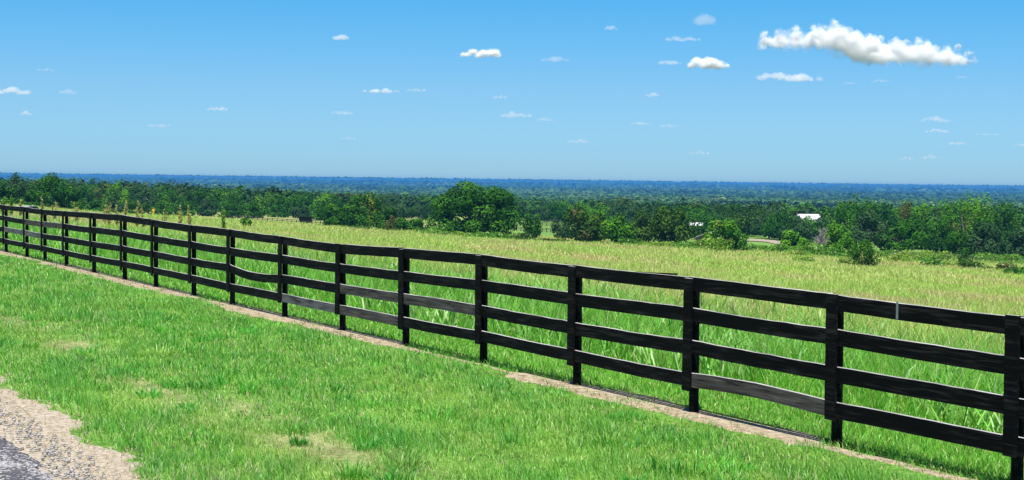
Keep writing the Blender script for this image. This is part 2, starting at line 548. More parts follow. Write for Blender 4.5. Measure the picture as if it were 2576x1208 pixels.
V_, F_, C_ = join(parts)
tag(mesh_np('verge_grass', V_, F_, M['grass'], col=C_), 'short bright green grass on the verge between road and black fence', 'grass', kind='stuff')

# meadow beyond the fence
parts = []
x, y, r = scatter(900000, 11, 290, .45, 1.0)
v, u = vcoord(x, y), ucoord(x, y)
dl, dh = dirt_lim(u)
keep = (v > dh + rng.normal(0, .06, len(x)) + .3 * (fbm(u / .25, v / .16, 109, 2) - .5)) & (y < 268 + 14 * (fbm(x / 12, y / 12, 7) - .5))
x, y, r, v, u = (q[keep] for q in (x, y, r, v, u)); n = len(x)
p1 = fbm(x / 7, y / 10, 111, 4); p2 = fbm(x / 22, y / 40, 112, 4); p3 = fbm(x / 2.2, y / 3.0, 113, 3)
near = 1 - sstep(3.0, 13 + 8 * (p1 - .5), v)
green = pal(n, [(.16, .47, .04), (.23, .56, .07), (.10, .34, .03), (.36, .58, .13), (.52, .54, .19)], [.32, .3, .18, .14, .06])
pale = pal(n, [(.50, .61, .17), (.40, .56, .12), (.66, .66, .24), (.60, .50, .26), (.30, .50, .09)], [.36, .3, .16, .05, .13])
pink = pal(n, [(.62, .47, .27), (.56, .42, .26), (.52, .54, .17), (.68, .55, .34)], [.35, .25, .2, .2])
lush = pal(n, [(.26, .54, .07), (.38, .60, .10), (.52, .62, .15)], [.4, .35, .25])
c = pale
w_ = sstep(.47, .63, .6 * fbm(x / 16, y / 13, 112, 3) + .4 * p1)
c = np.where((rng.uniform(0, 1, n) < w_ * .62)[:, None], pink, c)
w2 = sstep(.53, .66, .5 * fbm(x / 9, y / 20, 115, 3) + .5 * p3)
c = np.where((rng.uniform(0, 1, n) < w2 * .85)[:, None], lush, c)
fr = sstep(30, 110, r)[:, None] * .6
soft = np.array([.45, .58, .15]) + (np.array([.58, .47, .25]) - np.array([.45, .58, .15])) * (w_ * .7)[:, None]
soft = soft + (np.array([.36, .58, .10]) - soft) * (w2 * .9)[:, None]
soft = soft * (.85 + .3 * fbm(x / 5, y / 5, 119, 3))[:, None]
c = c * (1 - fr) + soft * fr
c = np.where((rng.uniform(0, 1, n) < near)[:, None], green, c)
hgt = np.where(v < 1.1, .10, .10 + .30 * sstep(1.1, 2.6, v)) * (.7 + .6 * p3)
L = hgt * rng.uniform(.6, 1.35, n) * (1 + sstep(60, 250, r) * .3)
wid = rng.uniform(.006, .011, n) * (r / 14) ** .95
parts.append(blades(np.stack([x, y, ground(x, y) - .02], -1), rng.uniform(0, 2 * PI, n), L, rng.uniform(.1, .75, n), wid, c, .6))
# broad arching weed leaves just inside the fence
x, y, r = scatter(60000, 11, 75, .45)
v, u = vcoord(x, y), ucoord(x, y)
pw = fbm(x / 1.6, y / 2.0, 121, 3)
keep = (v > 1.3) & (v < 14) & (rng.uniform(0, 1, len(x)) < sstep(.42, .6, pw) * (1 - sstep(7, 14, v)))
x, y, r, v = x[keep], y[keep], r[keep], v[keep]; n = len(x)
c = pal(n, [(.17, .44, .06), (.24, .50, .10), (.12, .34, .04), (.33, .50, .17)], [.35, .3, .15, .2])
parts.append(blades(np.stack([x, y, ground(x, y) + rng.uniform(0, .2, n)], -1), rng.uniform(0, 2 * PI, n), rng.uniform(.3, .62, n), rng.uniform(.2, .8, n), rng.uniform(.014, .026, n) * (r / 14) ** .5, c, 1.1))
V_, F_, C_ = join(parts)
tag(mesh_np('meadow_grass', V_, F_, M['grass'], col=C_), 'tall yellow green meadow grass sloping down beyond the black fence', 'grass', kind='stuff')

# gravel scattered along the edge of the asphalt
x, y, r = scatter(90000, 9.5, 40, .47)
v, u = vcoord(x, y), ucoord(x, y)
q = v - asphalt_lim(u)
keep = (q > -1.0) & (q < .3) & (rng.uniform(0, 1, len(x)) < np.exp(-((q - .06) / .2) ** 2) * .9 + .1)
x, y = x[keep], y[keep]; n = len(x)
oc = np.array([(1, 0, 0), (0, 1, 0), (-1, 0, 0), (0, -1, 0), (0, 0, 1), (0, 0, -1)], float)
sz = rng.uniform(.006, .024, n)[:, None, None] * rng.uniform(.6, 1.3, (n, 6, 1)) * np.array([1, 1, .6])
P = oc[None] * sz
an = rng.uniform(0, 6.28, n); ca, sa = np.cos(an)[:, None], np.sin(an)[:, None]
P = np.stack([P[..., 0] * ca - P[..., 1] * sa, P[..., 0] * sa + P[..., 1] * ca, P[..., 2]], -1)
P = P + np.stack([x, y, ground(x, y) + .032], -1)[:, None, :]
fo = np.array([(0, 1, 4), (1, 2, 4), (2, 3, 4), (3, 0, 4), (1, 0, 5), (2, 1, 5), (3, 2, 5), (0, 3, 5)])
Fg = ((np.arange(n) * 6)[:, None, None] + fo).reshape(-1, 3)
tag(mesh_np('gravel', P.reshape(-1, 3), Fg, M['stone']), 'loose pale gravel along the crumbling asphalt edge', 'gravel', kind='stuff')

# ------------------------------------------------------------------ the board fence
POSTS = [(10, 516, 634), (62, 521, 643), (107, 526, 655), (161, 530, 668), (230, 535, 683), (307, 541, 697), (385, 552, 725), (480, 565, 744), (577, 577, 762), (708, 594, 790), (853, 612, 820), (1012, 625, 858), (1207, 640, 908), (1442, 667, 970), (1735, 697, 1038), (2095, 738, 1127)]
fp = []
for px, yt, yb in POSTS:
    t = (ray(px, yt)[0] + ray(px, yb)[0]) / 2
    d = FA / (t - FB)
    fp.append((FA + FB * d, d, EYE + ray(px, yt)[1] * d))
t = ray(2550, 950)[0]; d = FA / (t - FB)
fp.append((FA + FB * d, d, EYE + ray(2550, 793)[1] * d))
for k in range(2):                                   # carries on out of the picture at both ends
    a = fp[-1]; fp.append((a[0] - UX * 2.3, a[1] - UY * 2.3, a[2]))
for k in range(4):
    a = fp[0]; fp.insert(0, (a[0] + UX * 2.5, a[1] + UY * 2.5, a[2]))
NPRE = 4
fence = empty('board_fence', (fp[NPRE + 8][0], fp[NPRE + 8][1], 0))
tag(fence, 'long black four-board wooden fence between grass verge and meadow', 'fence')
inv = Matrix.Translation((-fence.location.x, -fence.location.y, 0))
AZ = math.atan2(-UY, -UX)                            # boards: local x runs along the fence, towards the near end
ROTZ = Matrix.Rotation(AZ, 4, 'Z')


def fpart(mb, name, mats, origin, label=None):
    o = mb.build(name, mats, fence)
    o.matrix_parent_inverse = inv
    o.matrix_world = Matrix.Translation(origin) @ ROTZ
    o.matrix_parent_inverse = Matrix.Identity(4)
    o.matrix_local = Matrix.Translation(Vector(origin) - fence.location) @ ROTZ
    if label: o['label'] = label
    return o


def plank(mb, Lx, z0a, z0b, h, y0, y1, sag=0.0, bow=0.0, n=10, top=1, face=0):
    """a sawn board with slightly wavy edges; local x 0..Lx, top edge in its own material"""
    ph = random.uniform(0, 6)
    ring = []
    for i in range(n + 1):
        s = i / n; x = s * Lx
        zb = z0a + (z0b - z0a) * s - sag * math.sin(PI * s) + .0015 * math.sin(5 * s + ph) + random.uniform(-.002, .002)
        zt = zb + h + .0015 * math.sin(7 * s + ph * 2) + random.uniform(-.0025, .0025)
        yo = bow * math.sin(PI * s) + .002 * math.sin(4 * s + ph)
        c = .004
        ring.append([(x, y0 + yo, zb), (x, y1 + yo, zb), (x, y1 + yo, zt - c), (x, y1 + yo - c, zt), (x, y0 + yo + c, zt), (x, y0 + yo, zt - c)])
    b = len(mb.v)
    for q in ring: mb.v += q
    m_ = 6
    for i in range(n):
        for k in range(m_):
            mb.f.append([b + i * m_ + k, b + (i + 1) * m_ + k, b + (i + 1) * m_ + (k + 1) % m_, b + i * m_ + (k + 1) % m_][::-1])
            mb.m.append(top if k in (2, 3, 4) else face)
    mb.f.append([b + k for k in range(m_)]); mb.m.append(face)
    e = b + n * m_
    mb.f.append([e + k for k in range(m_)][::-1]); mb.m.append(face)


WORN = {(9, 3): 'pale worn bottom rail with bare grey wood showing', (10, 3): 'worn brown bottom rail', (10, 2): 'worn greyish third rail', (11, 2): 'worn greyish third rail',
        (14, 3): 'worn greyish bottom rail', (0, 2): 'bare grey third rail', (1, 2): 'bare grey third rail', (1, 1): 'greyish second rail', (2, 1): 'greyish second rail'}
FR = (1.0, .765, .53, .29)
jit = {}
for i in range(len(fp)):
    for k in range(4):
        jit[(i, k)] = random.uniform(-.012, .012)
for i, (x, y, zt) in enumerate(fp):
    zg = float(ground(x, y))
    j = i - NPRE
    # post: round, set behind the boards (field side is local +y or -y?)
    mb = MB()
    lx = random.uniform(-.012, .012)
    mb.tube([(0, .066, zg - .25), (lx * .3, .066, zg + .1), (lx * .7, .066, zg + .8), (lx, .066, zt - .012 - random.uniform(0, .02))], [.053, .051, .048, .046], 10, jit=.04)
    o = fpart(mb, 'post', [M['black_wood']], (x, y, 0))
    mb = MB()
    # facing board over the joint, local x is across its width here
    w = .066
    b0 = zt - .005 - random.uniform(-.01, .012)
    z1 = zg + .25 + random.uniform(-.02, .02)
    tl = random.uniform(-.012, .012)
    a = [(-w - tl, -.041, z1), (w - tl, -.041, z1), (w - tl, -.014, z1), (-w - tl, -.014, z1), (-w, -.041, b0), (w, -.041, b0), (w, -.014, b0), (-w, -.014, b0)]
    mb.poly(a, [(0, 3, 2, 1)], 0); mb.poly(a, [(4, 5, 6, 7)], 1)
    mb.poly(a, [(0, 1, 5, 4), (1, 2, 6, 5), (2, 3, 7, 6), (3, 0, 4, 7)], 0)
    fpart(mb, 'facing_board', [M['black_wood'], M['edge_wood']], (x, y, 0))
for i in range(len(fp) - 1):
    j = i - NPRE
    x0, y0, zt0 = fp[i]; x1, y1, zt1 = fp[i + 1]
    zg0, zg1 = float(ground(x0, y0)) + .02, float(ground(x1, y1)) + .02
    Lx = math.hypot(x1 - x0, y1 - y0)
    for k in range(4):
        h = .147 + random.uniform(-.005, .004)
        za = zg0 + (zt0 - zg0) * FR[k] - h + jit[(i, k)] + random.uniform(-.003, .003)
        zb = zg1 + (zt1 - zg1) * FR[k] - h + jit[(i + 1, k)] + random.uniform(-.003, .003)
        mb = MB()
        sag = random.uniform(-.002, .009)
        if (j, k) == (8, 2): sag = .06
        if (j, k) == (14, 3): sag = -.03
        plank(mb, Lx - .006, za, zb, h, -.0125, .013, sag, random.uniform(-.006, .006))
        if (j, k) == (13, 0):                        # a splinter lifting off the top edge
            mb.poly([(1.2, -.008, zb + h - .02 + .012), (1.2, .008, zb + h - .02 + .012), (2.02, .008, zb + h + .022), (2.02, -.008, zb + h + .022), (2.0, .0, zb + h + .004), (1.2, 0, zb + h - .03)],
                    [(0, 1, 2, 3), (0, 3, 4, 5), (1, 5, 4, 2), (2, 4, 3)], 0)
        lab = WORN.get((j, k))
        mt = M['black_wood']
        if lab: mt = M['grey_wood'] if lab.startswith(('pale', 'bare')) else M['worn_wood']
        elif random.random() < .0: mt = M['worn_wood']
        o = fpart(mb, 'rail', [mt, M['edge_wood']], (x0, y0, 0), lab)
        if (j, k) == (15, 0):                        # thin metal strap on the nearest top rail
            s = MB(); zz = za + h + (zb - za) * .33
            s.box(.79, .815, -.018, -.0145, zz - .152, zz + .003)
            st = s.build('metal_strap', M['steel'], o); st['label'] = 'thin grey metal strap across the top rail'

# ------------------------------------------------------------------ foliage
GREENS = {
    'oak': [(.026, .105, .007), (.038, .14, .008), (.014, .062, .006), (.06, .175, .011)],
    'fresh': [(.085, .25, .012), (.11, .29, .016), (.06, .18, .010), (.15, .32, .02)],
    'bright': [(.060, .195, .009), (.085, .24, .012), (.034, .125, .008), (.12, .28, .016)],
    'grey': [(.028, .075, .022), (.042, .10, .03), (.018, .05, .015), (.06, .125, .042)],
    'olive': [(.05, .115, .013), (.07, .145, .018), (.036, .088, .011), (.025, .065, .010)],
    'yellow': [(.14, .18, .018), (.10, .16, .018), (.06, .12, .015), (.19, .20, .03)],
    'rust': [(.13, .10, .03), (.08, .11, .02), (.06, .10, .018), (.17, .12, .045)],
    'lime': [(.17, .33, .025), (.22, .38, .035), (.11, .25, .02), (.28, .36, .05)],
    'tan': [(.55, .46, .16), (.48, .44, .14), (.30, .38, .10), (.62, .54, .28)],
}


def leafcloud(W, Hh, z0, nl, nq, kind, r=None, size=.32, shape='dome', depth=None, flat=0.8):
    """crown as lobes of leaf clumps; W width, Hh crown height from z0. returns V,F,C and lobe centres"""
    r = r or rng
    depth = depth or W
    L = []
    for k in range(nl):
        for _ in range(30):
            a = k * 2.39996 + r.uniform(-.5, .5); c = r.uniform(-.1, 1)
            if shape == 'dome':
                rr = math.sqrt(max(0, 1 - max(c, 0) ** 2)) * r.uniform(.55, .82); zz = max(c, 0) * r.uniform(.62, .82)
                p = np.array([rr * math.cos(a), rr * math.sin(a), .3 + zz * .72])
                s = r.uniform(.85, 1.25) * 1.22 / math.sqrt(nl)
                if k % 5 in (0, 2):                     # skirt lobes hanging low round the rim
                    rr = r.uniform(.5, .8); p = np.array([rr * math.cos(a), rr * math.sin(a), r.uniform(.1, .26)]); s = r.uniform(.75, 1.05) * 1.22 / math.sqrt(nl)
            elif shape == 'cone':
                h = r.uniform(.08, .92); rr = (1 - h) * r.uniform(.3, .9)
                p = np.array([rr * math.cos(a), rr * math.sin(a), h]); s = .12 + .26 * (1 - h)
            else:
                h = r.uniform(.12, .88); rr = math.sqrt(max(0, 1 - (2 * h - 1) ** 2)) * r.uniform(.3, .8)
                p = np.array([rr * math.cos(a), rr * math.sin(a), h]); s = r.uniform(.85, 1.3) * 1.22 / math.sqrt(nl)
            if all(np.linalg.norm(p - q[0]) > .55 * max(s, q[1]) for q in L): break
        L.append((p, s))
    cen = np.array([q[0] for q in L]); rad = np.array([q[1] for q in L])
    i = r.choice(nl, nq, p=rad ** 2 / np.sum(rad ** 2))
    nv = r.normal(size=(nq, 3)); nv[:, 2] = nv[:, 2] * .9 + .1
    nv /= np.linalg.norm(nv, axis=1)[:, None]
    P = cen[i] + nv * (rad[i] * (.72 + .34 * r.uniform(0, 1, nq) ** .7))[:, None] * np.array([1, 1, flat])
    inner = r.uniform(0, 1, nq) < .16
    P[inner] = P[inner] * np.array([.6, .6, .72])
    for ax in (0, 1):
        sh = (np.percentile(P[:, ax], 1) + np.percentile(P[:, ax], 99)) / 2
        P[:, ax] -= sh; cen[:, ax] -= sh
    ext = np.array([np.percentile(np.abs(P[:, 0]), 98.5), np.percentile(np.abs(P[:, 1]), 99), np.percentile(P[:, 2], 99.6)])
    P[:, 2] = np.maximum(P[:, 2], -.1)
    P = P / ext; cen = cen / ext
    P = P * np.array([W / 2, depth / 2, Hh]); P[:, 2] += z0
    keep = P[:, 2] > max(z0 * .3, .05)
    P, nv, i = P[keep], nv[keep], i[keep]; n = len(P)
    nn = nv * .8 + np.array([0, 0, .35]) + r.normal(0, .34, (n, 3)); nn /= np.linalg.norm(nn, axis=1)[:, None]
    t1 = np.cross(nn, r.normal(size=(n, 3))); t1 /= np.linalg.norm(t1, axis=1)[:, None]
    t2 = np.cross(nn, t1)
    s = (size * r.uniform(.55, 1.35, n) / 2)[:, None]
    k1, k2 = r.uniform(.5, 1.1, (n, 1)), r.uniform(.5, 1.1, (n, 1))
    V = np.stack([P + t1 * s, P + t2 * s * k1 + nn * s * .2, P - t1 * s * k2, P - t2 * s * .8 - nn * s * .2], 1).reshape(-1, 3)
    F = np.arange(n * 4).reshape(-1, 4)
    cols = np.array(GREENS[kind])
    lc = cols[r.integers(0, len(cols), nl)]
    C = lc[i] * .65 + cols[r.integers(0, len(cols), n)] * .35
    C = C * r.uniform(.85, 1.15, (n, 1))
    return V, F, np.repeat(C, 4, axis=0), cen * np.array([W / 2, depth / 2, Hh]) + np.array([0, 0, z0])


def trunk_mb(Hh, z0, W, cen, r0=None):
    mb = MB(); r0 = r0 or max(.09, .035 * Hh)
    top = z0 + (Hh) * .35
    mb.tube([(0, 0, -.3), (.02 * W, 0, z0 * .5 + .2), (.0, .02 * W, top * .8), (.03 * W, 0, top + .2)], [r0 * 1.35, r0, r0 * .8, r0 * .5], 7, jit=.1)
    for c in list(cen)[:7]:
        s = Vector((0, .01 * W, top * random.uniform(.55, .95))); e = Vector(c)
        mid = s.lerp(e, .5) + Vector((0, 0, .08 * Hh))
        mb.tube([s, mid, e], [r0 * .5, r0 * .3, r0 * .12], 5)
    return mb


def tree(name, label, x, y, Hh, W, kind, group=None, nq=2600, nl=16, shape='dome', size=.34, z0f=.12, cat='tree', extra=None, depth=None):
    z = float(ground(x, y))
    root = empty(name, (x, y, z)); tag(root, label, cat, group)
    z0 = Hh * z0f
    V, F, C, cen = leafcloud(W, (Hh - z0), z0, nl, nq, kind, shape=shape, size=size, depth=depth)
    if extra:
        for (k2, frac) in extra:
            # whole lobes of the crown turn colour
            lob = fbm(V[::4, 0] / 1.5, V[::4, 2] / 1.5 + V[::4, 1] * .4, 200 + int(abs(x) * 7) % 50, 2) > .72 - frac * .5
            sel = np.repeat(lob & (rng.uniform(0, 1, len(F)) < .8), 4)
            C2 = np.repeat(np.array(GREENS[k2])[rng.integers(0, 4, len(F))], 4, axis=0)
            C[sel] = C2[sel]
    mesh_np('crown', V, F, M['leaf'], root, col=C)
    trunk_mb(Hh, z0, W, cen).build('trunk', M['bark'], root, True)
    return root


def at(px, d, py=560):
    return ray(px, py)[0] * d


def spot(px, ytop, d):
    tx, tz = ray(px, ytop)
    x = ray(px, ytop + 80)[0] * d
    return x, d, EYE + tz * d - float(ground(x, d))


mpp = lambda d: d / FPX
# trees and large bushes one can tell apart: px, y of the top, width px, distance, colours, label
big = [
    # px,  ytop, wpx, d, kind, nq, nl, shape, z0f, label, extra
    (1196, 463, 216, 250, 'oak', 19000, 44, 'dome', .06, 'huge spreading dark green oak standing alone at the middle of the meadow edge', None),
    (868, 515, 128, 262, 'oak', 5000, 24, 'dome', .04, 'broad dark green oak beside the small black shelter', None),
    (916, 488, 90, 272, 'oak', 3600, 18, 'dome', .1, 'tall oak with a yellow green top behind the broad oak near the black shelter', ('yellow', .4)),
    (982, 524, 76, 258, 'oak', 3000, 16, 'dome', .03, 'rounded dark oak behind the reddish shrub at the meadow edge', None),
    (1046, 550, 56, 262, 'oak', 1800, 12, 'dome', .03, 'small rounded dark tree between the reddish shrub and the huge oak', None),
    (1338, 538, 44, 250, 'oak', 1500, 11, 'dome', .2, 'small slender tree just beside the huge oak, in front of the bright pasture', None),
    (1413, 548, 50, 262, 'grey', 1500, 11, 'dome', .06, 'low dusky oak at the edge of the bright pasture', None),
    (1463, 518, 84, 246, 'olive', 3800, 18, 'tall', .04, 'dark tree with rusty and yellow leaves, first of the clump by the bright pasture', ('rust', .22)),
    (1555, 541, 84, 242, 'bright', 3600, 18, 'tall', .03, 'lighter green tree in the middle of the clump at the meadow edge', None),
    (1508, 536, 62, 252, 'olive', 2400, 14, 'tall', .05, 'dull olive tree between the rusty tree and the lighter green tree', None),
    (1614, 531, 78, 250, 'olive', 3200, 16, 'tall', .06, 'olive green tree between the lighter green tree and the tall olive oak', None),
    (1692, 522, 112, 242, 'olive', 5200, 26, 'tall', .04, 'tall wide olive green oak beside the grey roofed barn', None),
    (1998, 541, 58, 352, 'grey', 2200, 14, 'dome', .03, 'dusky green oak covering one end of the white metal roof', None),
    (2040, 547, 60, 348, 'oak', 2200, 14, 'dome', .03, 'dark green oak directly below the white metal roof', None),
    (2074, 538, 56, 356, 'grey', 2000, 13, 'dome', .03, 'dusky oak at the other end of the white metal roof', None),
    (1762, 562, 54, 305, 'oak', 1700, 12, 'dome', .03, 'dark tree behind the grey barn, below the small white roof', None),
    (1824, 555, 104, 228, 'bright', 4200, 20, 'dome', .03, 'rounded bright green tree standing in front of the grey roofed barn', ('yellow', .15)),
    (1995, 580, 76, 234, 'bright', 2800, 15, 'dome', .03, 'low rounded bright green tree beside the bare grey bush', None),
    (2100, 562, 54, 236, 'bright', 2000, 12, 'dome', .05, 'bright green tree standing behind the bare grey bush', None),
    (2132, 589, 52, 226, 'bright', 1900, 12, 'dome', .03, 'small bright green tree just behind the lone meadow shrub', None),
    (2188, 528, 92, 262, 'grey', 3600, 18, 'dome', .22, 'greyish green oak with dark trunk behind the lone meadow shrub', None),
    (2168, 490, 92, 330, 'oak', 3200, 18, 'dome', .1, 'tall dark green tree showing its top over the greyish oak', ('yellow', .15)),
    (2122, 510, 72, 310, 'bright', 2600, 16, 'dome', .1, 'yellowish green tree between the white metal roof and the greyish oak', None),
    (2275, 505, 36, 315, 'rust', 1400, 10, 'tall', .1, 'narrow yellowish tree rising above the oaks', None),
    (2272, 553, 140, 262, 'oak', 5600, 28, 'dome', .1, 'wide green oak with a dark trunk at the meadow edge', None),
    (2318, 513, 58, 305, 'bright', 2200, 14, 'dome', .1, 'light green tree between the narrow yellowish tree and the tall leafy tree', None),
    (2365, 548, 80, 280, 'oak', 3000, 16, 'dome', .05, 'dark oak in the gap between the wide oak and the dusky oak', None),
    (2425, 489, 150, 285, 'bright', 6500, 32, 'dome', .06, 'tallest bright green leafy tree at the far end of the oaks', ('yellow', .12)),
    (2410, 582, 56, 252, 'oak', 2000, 12, 'dome', .03, 'small dark oak in front of the tallest leafy tree', None),
    (2476, 560, 116, 255, 'grey', 4800, 26, 'dome', .04, 'dusky grey green oak in front of the tallest leafy tree', None),
    (2530, 506, 90, 300, 'oak', 3400, 20, 'dome', .06, 'dark green tree partly cut by the frame above the dusky oaks', None),
    (2568, 576, 90, 258, 'grey', 3400, 20, 'dome', .04, 'dusky grey green oak cut off by the picture edge', None),
    (2640, 540, 130, 270, 'oak', 3000, 20, 'dome', .04, 'dark oak standing just outside the picture beyond the dusky oak', None),
    (38, 437, 50, 300, 'grey', 2200, 14, 'tall', .1, 'thin topped dark tree beside the big rounded tree by the fence end', None),
    (120, 437, 96, 295, 'oak', 5200, 26, 'dome', .05, 'big rounded green tree standing tallest above the far end of the fence', None),
    (14, 462, 60, 290, 'oak', 2400, 14, 'dome', .05, 'dark green tree at the far end of the fence, cut by the frame', None),
    (78, 480, 80, 285, 'oak', 2600, 16, 'dome', .05, 'low green tree filling the gap below the big rounded tree', None),
    (178, 470, 60, 298, 'oak', 2600, 16, 'dome', .05, 'green tree joined to the big rounded tree, lower and darker', None),
]
for px, yt, wp, d, kind, nq, nl, shape, z0f, lab, ex in big:
    x, y, Hh = spot(px, yt, d)
    tree('oak_tree' if kind in ('oak', 'grey') else 'broadleaf_tree', lab, x, y, Hh, wp * mpp(d), kind, nq=nq, nl=nl, shape=shape, z0f=z0f,
         size=.42 if nq > 2000 else .36, extra=[ex] if ex else None)

# the long tree line beyond the meadow: a row of trees, one by one
ORD = ['first', 'second', 'third', 'fourth', 'fifth', 'sixth', 'seventh', 'eighth', 'ninth', 'tenth', 'eleventh', 'twelfth', 'thirteenth', 'fourteenth', 'fifteenth', 'sixteenth', 'seventeenth', 'eighteenth', 'nineteenth', 'twentieth', 'twenty-first', 'twenty-second', 'twenty-third', 'twenty-fourth']
row = [(214, 468), (252, 466), (292, 464), (330, 467), (366, 473), (400, 470), (440, 474), (478, 477), (515, 474), (552, 472), (590, 475), (628, 476), (664, 482), (700, 487), (736, 490), (772, 486), (806, 488), (838, 492)]
KW = {'oak': 'dark green', 'grey': 'dusky grey green', 'bright': 'bright green', 'olive': 'olive green'}
for i, (px, yt) in enumerate(row):
    d = 412 + 12 * math.sin(i * 2.3) + (20 if i % 2 else 0)
    kind = ['oak', 'oak', 'bright', 'oak', 'grey', 'bright', 'oak'][i % 7]
    x, y, Hh = spot(px, yt + random.uniform(-3, 4), d)
    tree('oak_tree', KW[kind] + ' tree, ' + ORD[i] + ' along the long tree line from the big rounded tree', x, y, Hh, random.uniform(52, 68) * mpp(d), kind, 'trees of the long tree line beyond the meadow', nq=2300, nl=14, z0f=.03, size=.44)
low = [(235, 505), (285, 500), (345, 503), (405, 506), (462, 508), (520, 505), (578, 508), (640, 507), (700, 512), (760, 515), (812, 520)]
for i, (px, yt) in enumerate(low):
    d = 388 + 9 * math.sin(i * 1.7) - max(0, 8 - i) * 6
    kind = ['oak', 'grey', 'oak', 'oak'][i % 4]
    x, y, Hh = spot(px, yt + random.uniform(-4, 4), d)
    tree('oak_tree', 'low ' + KW[kind] + ' tree fronting the long tree line, ' + ORD[i] + ' from the fence end', x, y, Hh, random.uniform(46, 62) * mpp(d), kind, 'low trees at the foot of the long tree line', nq=1900, nl=13, z0f=.02, size=.42)

# the crowded wood beyond the pastures: prototypes copied with their parts
protos = []
for k in range(6):
    kd = ['oak', 'grey', 'oak', 'bright', 'olive', 'grey'][k]
    V, F, C, cen = leafcloud(2.0, .96, .04, 20, 3400, kd, shape='dome' if k % 4 else 'tall', size=.1)
    # unit tree: width 2, height 1 -> scaled per tree; leaf clumps stay near square at the usual proportions
    c_ = mesh_np('crown', V, F, M['leaf'], None, col=C).data
    t_ = trunk_mb(.94, .06, 1.6, cen, .05).build('trunk', M['bark'], None, True).data
    protos.append((c_, t_, kd))
for o in [o for o in COL.objects if o.parent is None and o.name.split('.')[0] in ('crown', 'trunk')]:
    bpy.data.objects.remove(o)
LAND = [(770, 'black shelter'), (1196, 'huge oak'), (1380, 'bright pasture gap'), (1560, 'middle tree clump'), (1775, 'grey barn roof'), (2034, 'white metal roof'), (2275, 'narrow yellowish tree'), (2440, 'tallest leafy tree')]
wood = []
for lo_, hi_, d0, d1, nn, ya, yb in [(940, 1130, 380, 470, 7, 505, 520), (985, 1140, 520, 640, 8, 495, 505), (1290, 1560, 470, 640, 14, 508, 520), (1500, 1780, 380, 470, 9, 512, 522), (1760, 2010, 340, 390, 9, 528, 540), (1750, 2060, 400, 480, 12, 510, 518), (1985, 2140, 320, 370, 5, 540, 548), (2040, 2300, 380, 460, 7, 508, 520), (2300, 2600, 340, 430, 8, 515, 528), (1310, 1440, 590, 700, 6, 520, 530)]:
    for k in range(nn):
        px = lo_ + (hi_ - lo_) * (k + random.uniform(.2, .8)) / nn
        wood.append((px, random.uniform(ya, yb), random.uniform(d0, d1)))
names = {}
wood.sort()
for px, yt, d in wood:
    lp, ln = min(LAND, key=lambda q: abs(q[0] - px))
    sd = 'left' if px < lp else 'right'
    names.setdefault((ln, sd), []).append((abs(px - lp), px, yt, d))
for (ln, sd), L in names.items():
    L.sort()
    for i, (_, px, yt, d) in enumerate(L):
        x, y, Hh = spot(px, yt, d)
        if Hh < 3 or (1962 < px < 2098 and d < 410 and yt < 546): continue
        c_, t_, kd = random.choice(protos)
        root = empty('oak_tree', (x, y, float(ground(x, y))), random.uniform(0, 6.28))
        W = Hh * random.uniform(1.15, 1.6)
        tag(root, f'{KW[kd]} tree in the far wood, {ORD[i]} {sd} of the {ln}', 'tree', 'trees crowding the wood beyond the pastures')
        for me in (c_, t_):
            o = bpy.data.objects.new('crown' if me is c_ else 'trunk', me); COL.objects.link(o); o.parent = root
            o.scale = (W / 2, W / 2, Hh)


# bushes
def bush(name, label, px, yt, wp, d, kind, nq=700, nl=9, group=None, shape='dome', size=.24, cat='bush', stems=True):
    x, y, Hh = spot(px, yt, d)
    Hh = max(Hh, .5)
    z = float(ground(x, y))
    root = empty(name, (x, y, z)); tag(root, label, cat, group)
    V, F, C, cen = leafcloud(wp * mpp(d), Hh, .02, nl, nq, kind, shape=shape, size=size)
    mesh_np('foliage', V, F, M['weed'] if kind in ('lime', 'yellow', 'tan', 'fresh') else M['leaf'], root, col=C)
    if stems:
        mb = MB()
        for c in list(cen)[:5]:
            mb.tube([(0, 0, -.1), (c[0] * .4, c[1] * .4, c[2] * .6), tuple(c)], [.04, .025, .01], 5)
        mb.build('stem', M['bark'], root, True)
    return root


bush('meadow_shrub', 'lone dark leafy shrub standing out in the meadow', 2174, 606, 74, 178, 'oak', 2600, 18, shape='tall', size=.2, cat='shrub')
bush('meadow_bush', 'yellow green bush at the side of the lone meadow shrub', 2128, 646, 44, 182, 'lime', 500, 8)
bush('conical_shrub', 'reddish brown cone shaped shrub in front of the dark oaks', 980, 543, 34, 246, 'rust', 900, 12, shape='cone', size=.22, cat='shrub')
# bare grey bush
x, y, Hh = spot(2066, 570, 231)
root = empty('dead_bush', (x, y, float(ground(x, y)))); tag(root, 'bare grey leafless bush between bright green trees', 'bush')
mb = MB()
for k in range(60):
    a = random.uniform(0, 6.28); rr = random.uniform(.1, 1.0); h = Hh * random.uniform(.4, 1.0)
    p1 = Vector((rr * .4 * math.cos(a), rr * .4 * math.sin(a), h * .55)); p2 = Vector((rr * 1.3 * math.cos(a), rr * 1.3 * math.sin(a), h))
    mb.tube([(0, 0, -.1), p1, p2], [.04, .03, .012], 4)
    for q in range(4):
        s = p1.lerp(p2, random.uniform(.1, .9)); mb.tube([s, s + Vector((random.uniform(-.5, .5), random.uniform(-.5, .5), random.uniform(.1, .5)))], [.022, .01], 4)
mb.build('branches', M['deadwood'], root)

